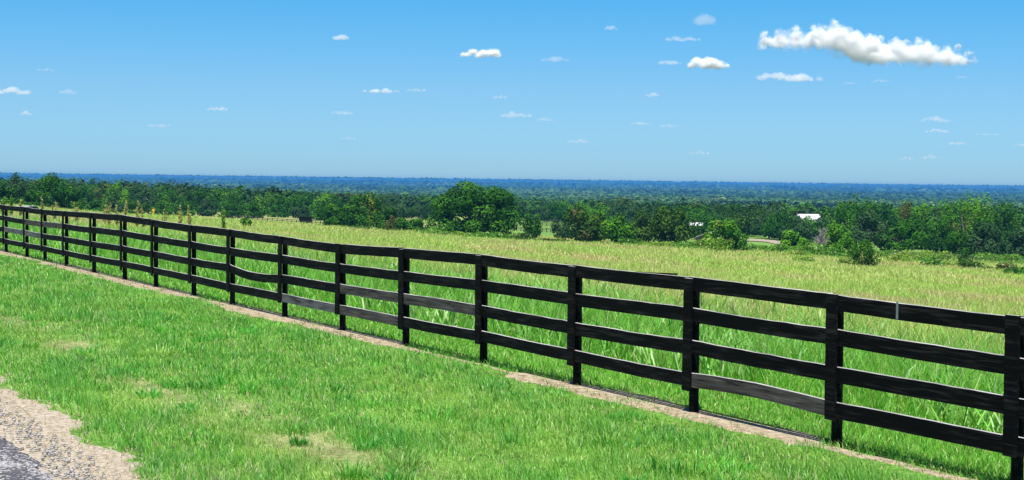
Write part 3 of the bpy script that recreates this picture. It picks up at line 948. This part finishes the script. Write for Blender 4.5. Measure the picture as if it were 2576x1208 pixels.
BL = [
    # low green thicket along the field corner
    (1890, 618, 46, 232, 'bright', 'low green bush beside the rounded tree in front of the barn'), (1925, 620, 50, 236, 'bright', 'low green bush below the green paddock'),
    (1962, 617, 52, 230, 'bright', 'low bush in front of the low rounded bright tree'), (2030, 614, 56, 228, 'bright', 'low bush between the low rounded tree and the bare grey bush'),
    (2070, 618, 50, 224, 'bright', 'low green bush under the bare grey bush'), (2104, 622, 46, 222, 'bright', 'low green bush under the small bright tree behind the shrub'),
    (2010, 632, 60, 214, 'lime', 'pale green weedy clump in front of the low rounded tree'), (2240, 632, 48, 232, 'bright', 'low green bush under the wide oak, on the shrub side'),
    (2258, 640, 44, 218, 'lime', 'bright yellow green bush in the meadow under the wide oak'), (2296, 634, 56, 224, 'lime', 'broad yellow green bush below the wide oak trunk'),
    (2345, 640, 40, 200, 'bright', 'taller green bush among the yellow green ones'), (2378, 636, 60, 226, 'lime', 'broad yellow green bush beside the little dark pine'),
    (2338, 634, 50, 236, 'lime', 'yellow green bush behind the taller green bush'), (2450, 657, 56, 196, 'olive', 'spiky olive bush standing forward in the meadow'),
    (2412, 660, 48, 204, 'lime', 'pale weedy bush beside the spiky olive bush'), (2490, 640, 70, 236, 'bright', 'low green thicket under the dusky oak'),
    (2545, 642, 70, 236, 'bright', 'low green thicket under the dusky oak cut by the frame'), (2532, 664, 36, 190, 'yellow', 'small yellow bush near the frame edge'),
    (2562, 677, 50, 178, 'oak', 'low dark bush near the frame edge'), (2022, 648, 40, 186, 'lime', 'low weed tuft out in the meadow before the thicket'),
    # under the big oak and the other edge trees
    (1112, 566, 54, 243, 'bright', 'rounded green bush under the near side of the huge oak'), (1068, 584, 46, 246, 'lime', 'pale green weeds between the small dark tree and the huge oak'),
    (1160, 586, 50, 240, 'lime', 'light green bush under the crown of the huge oak'), (1215, 587, 56, 240, 'bright', 'low green bush below the trunk of the huge oak'),
    (1262, 589, 54, 240, 'bright', 'green bush under the outer crown of the huge oak'), (1310, 588, 50, 240, 'olive', 'low olive bush under the slender tree beside the huge oak'),
    (1385, 603, 60, 242, 'olive', 'dark weedy bush at the mouth of the bright pasture'), (850, 572, 56, 252, 'lime', 'pale weeds under the broad oak by the black shelter'),
    (900, 573, 60, 252, 'olive', 'olive bush under the broad oak by the black shelter'), (1592, 602, 56, 238, 'bright', 'bright bush under the olive tree in the clump'),
    (1662, 610, 60, 234, 'lime', 'yellow green bush under the tall wide olive oak'), (1725, 610, 56, 232, 'bright', 'green bush between the tall olive oak and the barn'),
    (1762, 606, 34, 234, 'lime', 'pale green bush below the barn wall'), (1800, 600, 50, 224, 'lime', 'light leafy bush in front of the rounded tree by the barn'),
    (618, 552, 18, 200, 'bright', 'small green sapling alone in the far meadow'),
]
for k, (px, yt, wp, d, kind, lab) in enumerate(BL):
    bush('bush', lab, px, yt - 3, wp * 1.4, d, 'fresh' if kind == 'bright' else kind, 600 if wp < 50 else 900, 9, 'bushes along the meadow edge', size=.3, stems=k % 2 == 0)
x, y, Hh = spot(2426, 626, 205)
root = empty('pine_tree', (x, y, float(ground(x, y)))); tag(root, 'little dark green pine among the yellow green bushes', 'tree')
V, F, C, cen = leafcloud(30 * mpp(205), Hh * .95, .05, 14, 900, 'oak', shape='cone', size=.2)
mesh_np('crown', V, F, M['leaf'], root, col=C)
mb = MB(); mb.tube([(0, 0, -.2), (0, 0, Hh * .9)], [.06, .015], 6); mb.build('trunk', M['bark'], root)


# tall weeds with tan heads seen above the fence
def weed(px, yt, d, label, w=.35, kind='tan'):
    x, y, Hh = spot(px, yt, d)
    root = empty('tall_weed', (x, y, float(ground(x, y)))); tag(root, label, 'weed', 'tall tan weeds above the fence')
    mb = MB(); bv = []
    parts = []
    for s in range(3):
        hx, hy = random.uniform(-.15, .15), random.uniform(-.1, .1)
        h = Hh * (1 if s == 0 else random.uniform(.7, .92))
        mb.tube([(hx * .3, hy * .3, -.1), (hx, hy, h)], [.012, .005], 4)
        nb = 40
        zz = rng.uniform(.15, 1, nb) ** .8 * h
        base = np.stack([hx * zz / h, hy * zz / h, zz], -1)
        wl = w * (1.15 - .8 * zz / h) * rng.uniform(.6, 1.2, nb)
        cc = pal(nb, GREENS[kind], [.3, .3, .2, .2])
        parts.append(blades(base, rng.uniform(0, 6.28, nb), wl, rng.uniform(.6, 1.3, nb), rng.uniform(.05, .1, nb), cc))
    V, F, C = join(parts)
    mesh_np('leaves', V, F, M['weed'], root, col=C)
    mb.build('stem', M['deadwood'], root)


WD = [(8, 496, 92, 'pale green tall weeds at the end of the fence', .5), (30, 493, 96, 'feathery tall weeds second from the fence end', .5), (52, 500, 90, 'tall pale weeds third from the fence end', .45), (108, 497, 88, 'slim golden weed alone above the fifth fence bay', .3), (137, 505, 86, 'small golden weed beside the slim one', .3),
      (192, 508, 84, 'short tan weed standing by itself over the top rail', .3), (264, 506, 82, 'two stemmed tan weed at the start of the golden weed cluster', .35), (276, 510, 80, 'bushy golden weed inside the weed cluster', .35), (292, 516, 80, 'low golden weed between the two weed clusters', .3), (315, 504, 80, 'tallest tan weed of the second weed cluster', .38), (344, 507, 80, 'dense pale weed at the end of the second cluster', .42), (361, 522, 78, 'low tan weed next to the lamp pole', .3),
      (414, 528, 78, 'tiny tan weed just past the yellow sign', .25), (452, 516, 80, 'dark stemmed weed in the pair above the meadow crest', .35), (478, 518, 80, 'golden weed in the pair above the meadow crest', .35), (562, 520, 84, 'single green weed standing alone on the meadow crest', .4)]
for k, (px, yt, d, lab, w) in enumerate(WD):
    weed(px, yt, d, lab, w, 'lime' if k in (0, 1, 15) else 'tan')


# ------------------------------------------------------------------ small structures
def house(name, label, px, yb_px, d, wx, wy, hw, hr, rz, wallm, roofm, cat='barn', group=None, door=False, windows=0):
    x = ray(px, yb_px)[0] * d
    z = float(ground(x, d))
    root = empty(name, (x, d, z), rz); tag(root, label, cat, group)
    mb = MB(); mb.box(-wx / 2, wx / 2, -wy / 2, wy / 2, -.6, hw)
    mb.prism([(-wy / 2, hw), (wy / 2, hw), (0, hw + hr - .03)], 'x', -wx / 2 + .001, wx / 2 - .001)
    wl = mb.build('wall', wallm, root)
    o = .35; t = .1
    s = hr / (wy / 2)
    mb = MB()
    mb.prism([(-wy / 2 - o, hw - o * s + .02), (0, hw + hr + .02), (wy / 2 + o, hw - o * s + .02), (wy / 2 + o, hw - o * s + .02 + t), (0, hw + hr + .02 + t), (-wy / 2 - o, hw - o * s + .02 + t)], 'x', -wx / 2 - o, wx / 2 + o)
    mb.build('roof', roofm, root)
    if door:
        mb = MB(); mb.box(-.9, .9, -wy / 2 - .05, -wy / 2 - .004, .0, min(2.2, hw - .3)); mb.build('door', M['black_metal'], root)
    for k in range(windows):
        xx = -wx / 2 + wx * (k + .5) / windows
        if door and abs(xx) < 1.4: continue
        mb = MB(); mb.box(xx - .4, xx + .4, -wy / 2 - .045, -wy / 2 - .004, 1.0, 1.9); mb.build('window', M['dark_glass'], root)
    return root


house('barn', 'grey barn with a pale grey pitched roof half hidden by the rounded tree', 1796, 610, 262, 4.6, 5.4, 1.65, 1.1, math.radians(62), M['barn_wall'], M['grey_roof'], door=True)
house('metal_barn', 'long building with a bright white metal roof among the trees', 2033, 548, 385, 5.4, 5.0, 4.1, 1.75, math.radians(6), M['cream'], M['white_metal'], door=True, windows=4)
house('farmhouse', 'small cream house with a white roof behind the tall olive oak', 1752, 565, 372, 2.8, 2.6, 2.3, .6, math.radians(-12), M['cream'], M['white_metal'], 'house', door=True, windows=3)

# black run-in shelter out in the field
x = ray(769, 566)[0] * 276; z = float(ground(x, 276))
root = empty('field_shelter', (x, 276, z)); root.scale = (1.15, 1.15, 1.3); tag(root, 'small black open shelter standing alone in the far meadow', 'shelter')
mb = MB(); mb.box(-1.0, -.94, -.7, .7, -.1, 1.02); mb.box(.94, 1.0, -.7, .7, -.1, 1.02); mb.box(-.94, .94, .64, .7, -.1, 1.02); mb.build('wall', M['black_metal'], root)
mb = MB(); mb.prism([(-.85, 1.12), (.8, 1.03), (.8, 1.09), (-.85, 1.18)], 'x', -1.08, 1.08); mb.build('roof', M['black_metal'], root)
mb = MB(); mb.box(-.94, .94, -.68, -.66, .1, .98); mb.build('front_panel', M['black_metal'], root)

# yellow warning sign and lamp pole by the far road
d = 326; x = ray(386, 540)[0] * d; z = float(ground(x, d))
root = empty('road_sign', (x, d, z)); tag(root, 'yellow diamond warning sign with a small plate below it on a post', 'sign')
zc = EYE + ray(386, 529)[1] * d - z
mb = MB(); mb.prism([(-.42, zc), (0, zc - .42), (.42, zc), (0, zc + .42)], 'y', -.03, 0); mb.build('sign_panel', M['yellow'], root)
mb = MB(); mb.box(-.2, .2, -.03, 0, zc - .78, zc - .46); mb.build('plate', M['yellow'], root)
mb = MB(); mb.box(-.035, .035, .002, .06, -.3, zc + .3); mb.build('post', M['steel'], root)
d = 318; x = ray(373, 540)[0] * d; z = float(ground(x, d)); zc = EYE + ray(373, 502)[1] * d - z
root = empty('lamp_pole', (x, d, z)); tag(root, 'thin dark lamp pole with a short arm in front of the tree line', 'street lamp')
mb = MB(); mb.tube([(0, 0, -.3), (0, 0, zc * .5), (0, 0, zc)], [.09, .075, .06], 8); mb.build('pole', M['black_metal'], root)
mb = MB(); mb.tube([(0, 0, zc - .1), (-.35, 0, zc + .08), (-.75, 0, zc + .1)], [.035, .03, .03], 6); mb.build('arm', M['steel'], root)
mb = MB(); mb.prism([(-1.15, zc + .06), (-.72, zc + .06), (-.72, zc + .16), (-1.05, zc + .15)], 'y', -.12, .12); mb.build('lamp_head', M['steel'], root)

# pale car whose roof shows over the fence
d = 150; x = ray(71, 525)[0] * d; z = float(ground(x, d)); ztop = EYE + ray(71, 518)[1] * d
car = empty('parked_car', (x, d, ztop - 1.45), math.radians(80)); tag(car, 'pale grey car, only its roof showing above the far top rail', 'car')
mb = MB(); mb.prism([(-2.1, .35), (2.1, .35), (2.15, .7), (1.2, .9), (-2.0, .92), (-2.15, .6)], 'y', -.85, .85); mb.build('body', M['car_paint'], car)
mb = MB(); mb.prism([(-1.75, .93), (1.1, .91), (.45, 1.38), (-1.2, 1.4)], 'y', -.76, .76); mb.build('window', M['dark_glass'], car)
mb = MB(); mb.prism([(-1.22, 1.402), (.47, 1.382), (.3, 1.44), (-1.0, 1.45)], 'y', -.74, .74); mb.build('roof', M['car_paint'], car)
for sx in (-1.35, 1.35):
    for sy in (-.8, .8):
        mb = MB(); mb.tube([(sx, sy - .1, .33), (sx, sy + .1, .33)], [.33, .33], 14); mb.build('wheel', M['rubber'], car)


# low dark pasture fences, board lines across the green gaps
def far_fence(label, p0, p1, n, h=1.0):
    (a, da), (b, db) = p0, p1
    xa, xb = ray(a, 560)[0] * da, ray(b, 560)[0] * db
    root = empty('pasture_fence', ((xa + xb) / 2, (da + db) / 2, float(ground((xa + xb) / 2, (da + db) / 2)))); tag(root, label, 'fence')
    ox, oy, oz = root.location
    P = []
    for k in range(n + 1):
        x = xa + (xb - xa) * k / n; y = da + (db - da) * k / n
        P.append((x - ox, y - oy, float(ground(x, y)) - oz))
        mb = MB(); mb.tube([(P[-1][0], P[-1][1], P[-1][2] - .2), (P[-1][0], P[-1][1], P[-1][2] + h)], [.09, .08], 6); mb.build('post', M['black_metal'], root)
    for q in (.3, .62, .94):
        mb = MB()
        for k in range(n):
            mb.tube([(P[k][0], P[k][1] - .12, P[k][2] + h * q), (P[k + 1][0], P[k + 1][1] - .12, P[k + 1][2] + h * q)], [.06, .06], 4)
        mb.build('rail', M['black_metal'], root)


far_fence('dark board fence crossing the near part of the bright pasture', (1300, 330), (1450, 332), 14)
far_fence('dark board fence crossing the middle of the bright pasture', (1300, 400), (1450, 404), 14)
far_fence('dark board fence below the wood at the back of the bright pasture', (1290, 480), (1470, 486), 16)
far_fence('low dark fence across the far meadow behind the black shelter', (560, 300), (830, 312), 22)
far_fence('dark fence under the dusky oaks behind the bushes', (2240, 250), (2576, 246), 24)

# pale path at the paddock behind the thicket
def sheet(name, pts, mat, lift):
    V = np.array([(ray(px, 600)[0] * d, d) for px, d in pts])
    n = len(V) // 2
    A, B = V[:n], V[n:][::-1]
    K = 12
    P = np.concatenate([A + (B - A) * k / K for k in range(K + 1)])
    z = ground(P[:, 0], P[:, 1]) + lift
    i = np.arange(len(P)).reshape(K + 1, n)
    F = np.stack([i[:-1, :-1], i[:-1, 1:], i[1:, 1:], i[1:, :-1]], -1).reshape(-1, 4)
    return tag(mesh_np(name, np.c_[P, z], F, mat, smooth=True), kind='structure')


sheet('path', [(1870, 330), (1905, 331), (1930, 326), (1950, 312), (1955, 300), (1980, 300), (1972, 322), (1950, 340), (1910, 344), (1870, 342)], M['path'], .15)

# far houses: tiny, white, on the plain
hp = None
FH = [(2019, 503, 1500, 'white farmhouse nearest the white metal roof on the plain'), (2040, 503, 1540, 'white farmhouse second from the white metal roof on the plain'), (2106, 503, 1560, 'white farmhouse above the thicket, beside a dark grove on the plain'), (1610, 487, 3100, 'tiny white house on the plain above the tall olive oak'),
      (1700, 490, 2700, 'tiny white house on the plain above the barn'), (196, 451, 11500, 'far white building at the start of the distant town'), (225, 451, 11600, 'far white building in the middle of the distant town'), (262, 452, 11800, 'far white building at the end of the distant town'), (300, 452, 11400, 'far white building apart from the distant town'), (2230, 492, 2500, 'pale house on the plain over the greyish oak'), (2330, 478, 5000, 'tiny pale building above the tallest tree, near the blue horizon')]
for k, (px, py, d, lab) in enumerate(FH):
    s = 1.0 if d < 9000 else 4.0
    x = ray(px, py)[0] * d
    root = house('farmhouse', lab, px, py, d, 9 * s, 6 * s, 3.2 * s, 2.2 * s, math.radians(20 * math.sin(k * 3)), M['cream'] if k % 3 else M['white_metal'], M['white_metal'], 'house', 'white houses far out on the plain', door=False)
    root.location.z = EYE + ray(px, py)[1] * d - 1.5 * s if True else 0
    if root.location.z < float(ground(x, d)): root.location.z = float(ground(x, d))
    # stands on a rise: the base reaches the soil
    h0 = root.location.z - float(ground(x, d))
    if h0 > .5:
        root.location.z -= h0

# ------------------------------------------------------------------ woodland masses


def lumps(x, y, W, Hh, nq, kindcols, seed=1):
    """many tree crowns as leaf clumps, one mesh; x,y,W,Hh arrays"""
    n = len(x); z = ground(x, y)
    th = rng.uniform(0, 2 * PI, (n, nq)); c = rng.uniform(-.15, 1, (n, nq))
    s_ = np.sqrt(1 - np.clip(c, 0, 1) ** 2)
    # lumpy radius per direction
    rr = .78 + .24 * np.sin(th * 3 + x[:, None]) * np.cos(c * 5 + y[:, None]) + rng.uniform(-.1, .08, (n, nq))
    nv = np.stack([s_ * np.cos(th), s_ * np.sin(th), c], -1)
    P = nv * rr[..., None] * np.stack([W / 2, W / 2, Hh * .62], -1)[:, None, :]
    P = P + np.stack([x, y, z + Hh * .36], -1)[:, None, :]
    P = P.reshape(-1, 3); nv = nv.reshape(-1, 3); m = len(P)
    nn = nv * .8 + np.array([0, 0, .4]) + rng.normal(0, .3, (m, 3)); nn /= np.linalg.norm(nn, axis=1)[:, None]
    t1 = np.cross(nn, rng.normal(size=(m, 3))); t1 /= np.linalg.norm(t1, axis=1)[:, None]
    t2 = np.cross(nn, t1)
    s = (np.repeat(W, nq) * 1.7 / math.sqrt(nq) * rng.uniform(.6, 1.3, m) / 2)[:, None]
    V = np.stack([P + t1 * s, P + t2 * s * .9, P - t1 * s * .8, P - t2 * s], 1).reshape(-1, 3)
    F = np.arange(m * 4).reshape(-1, 4)
    C = np.repeat(kindcols, nq, axis=0) * rng.uniform(.88, 1.14, (m, 1))
    return V, F, np.repeat(C, 4, axis=0)


def woodcols(x, y):
    n = len(x)
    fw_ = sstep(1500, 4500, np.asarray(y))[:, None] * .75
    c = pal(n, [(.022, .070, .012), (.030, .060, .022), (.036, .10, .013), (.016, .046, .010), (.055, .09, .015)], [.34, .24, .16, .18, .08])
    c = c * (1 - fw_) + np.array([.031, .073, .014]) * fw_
    f = fbm(x / 180, y / 260, 301, 3)[:, None]
    f2 = fbm(np.asarray(x) / 420, np.asarray(y) / 900, 305, 4)[:, None]
    f = f * .5 + sstep(.3, .7, f2) * .75 - .15
    gx = (np.asarray(x) - 270) / 70; gy = (np.asarray(y) - 1480) / 170
    f = np.where((gx ** 2 + gy ** 2 < 1)[:, None], -.75, f)
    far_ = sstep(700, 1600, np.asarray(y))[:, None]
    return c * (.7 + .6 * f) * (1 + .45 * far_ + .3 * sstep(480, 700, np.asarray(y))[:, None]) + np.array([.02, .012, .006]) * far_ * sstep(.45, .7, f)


parts = []
for (y0, y1, dens, nq, wmin, wmax) in [(330, 520, 1 / 70., 170, 6.5, 10), (520, 1100, 1 / 85., 110, 6.5, 11), (1100, 2200, 1 / 190., 34, 9, 16), (2200, 4000, 1 / 420., 14, 12, 24)]:
    area = .45 * 2 * (y1 ** 2 - y0 ** 2) / 2
    n = int(area * dens)
    y = np.sqrt(rng.uniform(y0 ** 2, y1 ** 2, n)); t = rng.uniform(-.45, .45, n); x = t * y
    px = t * FPX + PW / 2
    ok = np.ones(n, bool)
    if y1 <= 1100:
        # left wood starts behind the tree line, the middle and right leave pastures open
        start = np.interp(px, [-400, 200, 850, 930, 1080, 1280, 1330, 1430, 1480, 1760, 1800, 1980, 2060, 2600, 3000], [400, 430, 450, 480, 560, 600, 640, 640, 520, 400, 380, 420, 430, 330, 330])
        ok &= y > start + 25 * (vnoise(x / 25, y / 25, 310) - .5)
    ok &= ~((fbm(x / 260, y / 700, 84, 3) > .68) & (y > 1500))
    x, y = x[ok], y[ok]; n = len(x)
    W = rng.uniform(wmin, wmax, n); Hh = rng.uniform(6.2, 9.2, n) * np.where(y > 1000, 1.1, 1)
    Hh = Hh * (0.8 + .4 * fbm(x / 70, y / 110, 303, 2))
    parts.append(lumps(x, y, W, Hh, nq, woodcols(x, y)))
V_, F_, C_ = join(parts)
tag(mesh_np('woodland', V_, F_, M['leaf'], col=C_), 'dense green woodland covering the valley beyond the pastures', 'woodland', kind='stuff')
parts = []
for (y0, y1, dens, nq, wmin, wmax) in [(4000, 8000, 1 / 1100., 8, 22, 48), (8000, 21500, 1 / 7000., 6, 45, 120)]:
    n = int(.45 * (y1 ** 2 - y0 ** 2) * dens)
    y = np.sqrt(rng.uniform(y0 ** 2, y1 ** 2, n)); x = rng.uniform(-.45, .45, n) * y
    ok = ~((fbm(x / 260, y / 700, 84, 3) > .68))
    x, y = x[ok], y[ok]; n = len(x)
    parts.append(lumps(x, y, rng.uniform(wmin, wmax, n), rng.uniform(8, 13, n) * (.5 if y0 > 5000 else 1), nq, woodcols(x, y)))
V_, F_, C_ = join(parts)
tag(mesh_np('distant_woodland', V_, F_, M['leaf'], col=C_), 'blue hazy woodland stretching to the horizon', 'woodland', kind='stuff')

# ------------------------------------------------------------------ haze
HAZE_D = 1.0e-4
m, nt, out = new_mat('blue_air')
vp = nt.nodes.new('ShaderNodeVolumePrincipled')
vp.inputs['Color'].default_value = (.085, .36, .86, 1)
vp.inputs['Density'].default_value = HAZE_D
vp.inputs['Anisotropy'].default_value = 0.0
nt.links.new(vp.outputs[0], out.inputs['Volume'])
mb = MB(); mb.box(-33000, 33000, -200, 28500, -75, 7)
hz = mb.build('haze', m)
tag(hz, 'thin blue summer haze over the valley', 'haze', kind='stuff')
hz.display_type = 'WIRE'

# ------------------------------------------------------------------ clouds
m, nt, out = new_mat('cloud_vapour')
info = nt.nodes.new('ShaderNodeObjectInfo')
a = N(nt, 'ShaderNodeAttribute', attribute_name='vapour', attribute_type='OBJECT')
vs = nt.nodes.new('ShaderNodeVolumeScatter')
vs.inputs['Color'].default_value = (1, 1, 1, 1)
nt.links.new(a.outputs['Fac'], vs.inputs['Density'])
nt.links.new(vs.outputs[0], out.inputs['Volume'])
M['cloud'] = m


def cloud(px, py, wp, hp_, label, od=3.0, lobes=None, group='small clouds over the plain'):
    """a heap of vapour: a thin ragged outer veil and a denser core inside. px,py centre of the base"""
    tx, tz = ray(px, py)
    d = min(900 / max(tz, .02), 30000.0)
    W = wp * d / FPX; Hc = hp_ * d / FPX
    big_ = lobes is not None
    if not big_:
        lobes = []
        nb = max(5, int(wp / hp_ * 2.6))
        for k in range(nb):
            s = (k + .5) / nb
            e = math.sin(PI * min(max(s * random.uniform(.8, 1.2), .04), .96)) ** .7
            lobes.append((s - .5 + random.uniform(-.05, .05), random.uniform(-.5, .5), .24 + .34 * e * random.random(), .22 + .34 * e * random.uniform(.7, 1.1)))
    root = None
    for lev, (grow, dens, amp) in enumerate([(1.0, .16, 1.0), (.8, .55, .8)] + ([(.62, 1.0, .6)] if od > 2 else [])):
        mb = bpy.data.metaballs.new('cloud_balls'); mb.resolution = max(W / (90 if big_ else 44), Hc / (16 if big_ else 10)); mb.threshold = .35
        for (sx, sy, sz, r) in lobes:
            el_ = mb.elements.new(type='ELLIPSOID')
            el_.co = (sx * W, sy * W * .3, sz * Hc)
            el_.radius = r * Hc * 1.42 * grow; el_.size_x = el_.size_y = 1.0; el_.size_z = .8 if big_ else .62
            if not big_: el_.size_x = min(1.9, max(1.0, wp / hp_ / max(4, len(lobes)) * 1.6))
        ob = bpy.data.objects.new('cloud_balls', mb); COL.objects.link(ob)
        bpy.context.view_layer.update()
        me = bpy.data.meshes.new_from_object(ob.evaluated_get(bpy.context.evaluated_depsgraph_get()))
        bpy.data.objects.remove(ob); bpy.data.metaballs.remove(mb)
        n = len(me.vertices)
        if n == 0: continue
        co = np.empty(n * 3, np.float32); me.vertices.foreach_get('co', co); co = co.reshape(-1, 3)
        no = np.empty(n * 3, np.float32); me.vertices.foreach_get('normal', no); no = no.reshape(-1, 3)
        sd = random.randint(0, 999)
        q = co / Hc
        dn = np.abs(fbm(q[:, 0] * 3.0 + q[:, 2] * 1.7 + 40, q[:, 1] * 2 + q[:, 2] * 3.1, sd, 3) - .5) * 2
        dn2 = fbm(q[:, 0] * 8 - q[:, 2] * 3 + 40, q[:, 2] * 8 + q[:, 1] * 5, sd + 5, 3) - .5
        co = co + no * (((.22 - dn) * .30 + dn2 * .24) * amp * Hc)[:, None]
        if not big_: co[:, 2] = np.where(co[:, 2] < .12 * Hc, .12 * Hc + (co[:, 2] - .12 * Hc) * .35, co[:, 2])
        me.vertices.foreach_set('co', co.astype(np.float32).ravel()); me.update()
        me.materials.clear(); me.materials.append(M['cloud'])
        nm = 'cloud' if root is None else 'cloud_core'
        me.name = nm
        o = bpy.data.objects.new(nm, me); COL.objects.link(o)
        k_ = 1.5 if od > 2 else 1.4 if od > .9 else 1.05
        o['vapour'] = float(od * k_ * dens / (Hc * .9))
        if root is None:
            root = o
            o.location = (tx * d, d, EYE + tz * d); o.rotation_euler = (0, 0, -math.atan(tx))
            tag(o, label, 'cloud', group)
        else:
            o.parent = root
    return root


CL = [
    (857, 103, 42, 22, 'small puff high over the long tree line', 1.0), (1210, 148, 100, 32, 'clear white puff with a flat base above the huge oak', 2.2), (1537, 78, 30, 18, 'tiny high puff alone above the middle clump', .8),
    (1772, 68, 40, 44, 'tall pale puff near the top of the sky', .7), (1717, 105, 100, 20, 'thin pale streak below the tall pale puff', .6), (1782, 178, 104, 44, 'bright white rounded cloud beside the small grey one', 3.2),
    (1685, 165, 60, 20, 'small greyish cloud next to the bright rounded cloud', .8), (1395, 158, 74, 22, 'faint grey streak to the right of the flat based puff', .5), (1982, 208, 160, 36, 'pale long cloud under the big white cloud', 1.3),
    (960, 235, 96, 18, 'thin white bar of cloud above the broad oak', 1.0), (1048, 232, 50, 12, 'wisp following the thin white bar', .5), (30, 240, 80, 26, 'white cloud cut by the frame at the fence end', 1.1),
    (172, 240, 40, 22, 'faint wisp beside the cloud cut by the frame', .45), (66, 292, 28, 16, 'tiny puff low over the big rounded tree', .7), (546, 281, 50, 18, 'slanting white wisp over the long tree line', .8),
    (398, 322, 60, 18, 'faint double streak low over the tree line', .45), (862, 290, 60, 18, 'faint wisp below the thin white bar', .5), (1296, 298, 76, 22, 'pale oval cloud over the slender tree', .7),
    (1372, 306, 44, 14, 'small faint wisp beside the pale oval cloud', .45), (1256, 250, 40, 14, 'faint scrap above the pale oval cloud', .4), (1642, 246, 40, 18, 'small pale puff under the bright rounded cloud', .6),
    (1612, 316, 50, 14, 'thin wisp above the tall olive oak', .5), (1684, 322, 56, 14, 'second thin wisp above the tall olive oak', .4), (1456, 362, 60, 16, 'faint low bar over the rusty tree', .5),
    (1758, 390, 54, 14, 'low faint cloud over the barn', .45), (2355, 310, 76, 22, 'pale cloud upper one of the pair over the tallest tree', .6), (2356, 336, 60, 16, 'pale cloud lower one of the pair over the tallest tree', .7),
    (2408, 365, 44, 12, 'small bright scrap low over the tallest tree', .7), (2338, 402, 48, 16, 'low faint puff near the horizon over the oaks', .5), (2283, 404, 40, 12, 'lowest faint wisp over the wide oak', .4),
    (2216, 208, 46, 12, 'faint scrap below the middle of the big cloud', .35), (2420, 198, 30, 12, 'tiny scrap below the tail of the big cloud', .4), (2136, 214, 34, 10, 'tiny faint scrap beside the pale long cloud', .35),
    (2566, 372, 40, 14, 'faint low scrap cut by the frame', .4), (2484, 342, 60, 10, 'thin faint line beside the lower cloud of the pair', .35), (876, 352, 40, 10, 'faintest low wisp over the broad oak', .3), (112, 180, 50, 12, 'faint high streak above the fence end', .3),
]
for (px, py, wp, hp_, lab, od) in CL:
    cloud(px, py, wp, hp_, lab, od)
PX_ = [1918, 1932, 1945, 1960, 1975, 2005, 2035, 2065, 2090, 2115, 2140, 2160, 2180, 2200, 2225, 2250, 2280, 2310, 2340, 2370, 2385, 2400, 2415, 2430, 2445]
TOP = [102, 94, 88, 86, 86, 82, 76, 70, 66, 72, 86, 98, 100, 97, 108, 112, 111, 113, 119, 126, 130, 136, 141, 146, 152]
BOT = [124, 126, 128, 129, 129, 130, 131, 133, 136, 144, 156, 163, 168, 171, 172, 173, 174, 174, 173, 172, 172, 171, 170, 169, 167]
big_lobes = []
for px, a_, b_ in zip(PX_, TOP, BOT):
    r_ = (b_ - a_) / 2 / 104
    big_lobes.append(((px - 2182) / 540, random.uniform(-.3, .3), (172 - (a_ + b_) / 2) / 104, r_ * random.uniform(.92, 1.12)))
    big_lobes.append(((px - 2182 + random.uniform(-8, 8)) / 540, random.uniform(-.4, .4), (172 - a_ - (b_ - a_) * .3) / 104, r_ * .85))
    big_lobes.append(((px - 2182 + random.uniform(-14, 14)) / 540, random.uniform(-.3, .3), (172 - a_ + random.uniform(3, 9)) / 104, random.uniform(.07, .13)))
cloud(2182, 170, 540, 104, 'large white cumulus cloud, brightest and widest in the sky', 3.2, big_lobes, 'large white clouds')

# ------------------------------------------------------------------ light
SUN_EL, SUN_AZ = math.radians(74), math.atan2(-.25, -.97)      # azimuth from +y, clockwise
world = bpy.data.worlds.new('World'); SC.world = world; world.use_nodes = True
nt = world.node_tree; nt.nodes.clear()
out = nt.nodes.new('ShaderNodeOutputWorld'); bg = nt.nodes.new('ShaderNodeBackground')
sky = nt.nodes.new('ShaderNodeTexSky'); sky.sky_type = 'NISHITA'; sky.sun_disc = False
sky.sun_elevation = SUN_EL; sky.sun_rotation = SUN_AZ
sky.altitude = 100; sky.air_density = 1.0; sky.dust_density = 0.3; sky.ozone_density = 3.0
tc = nt.nodes.new('ShaderNodeTexCoord'); sx = nt.nodes.new('ShaderNodeSeparateXYZ'); nt.links.new(tc.outputs['Generated'], sx.inputs[0])
SKY = [(0.0, (.69, 1.23, 2.04)), (.02, (.65, 1.19, 1.94)), (.06, (.66, 1.17, 1.74)), (.125, (.38, 1.19, 1.72)), (.3, (.3, 1.0, 1.5)), (1.0, (.6, .9, 1.3))]
rp = ramp(nt, sx.outputs[2], [(p, tuple(c / 2 for c in col_)) for p, col_ in SKY])
tint = mix(nt, 1.0, sky.outputs[0], rp, 'MULTIPLY')
dbl = mix(nt, 1.0, tint, (2, 2, 2), 'MULTIPLY')
nt.links.new(dbl, bg.inputs['Color']); bg.inputs['Strength'].default_value = .05
nt.links.new(bg.outputs[0], out.inputs['Surface'])
sun = bpy.data.objects.new('sun', bpy.data.lights.new('sun', 'SUN')); COL.objects.link(sun)
sun.data.energy = 5.0; sun.data.angle = math.radians(.5); sun.data.color = (1, .96, .9)
sd = Vector((math.sin(SUN_AZ) * math.cos(SUN_EL), math.cos(SUN_AZ) * math.cos(SUN_EL), math.sin(SUN_EL)))
sun.rotation_euler = sd.to_track_quat('Z', 'Y').to_euler()

SC.view_settings.view_transform = 'Standard'; SC.view_settings.look = 'None'
SC.view_settings.exposure = 0.7; SC.view_settings.gamma = 1.0
SC.render.engine = 'CYCLES'
cy = SC.cycles
cy.max_bounces = 8; cy.diffuse_bounces = 3; cy.glossy_bounces = 2; cy.transmission_bounces = 4; cy.volume_bounces = 10; cy.transparent_max_bounces = 8
cy.sample_clamp_indirect = 6
cy.use_denoising = True; cy.denoiser = 'OPENIMAGEDENOISE'
SC.render.film_transparent = False
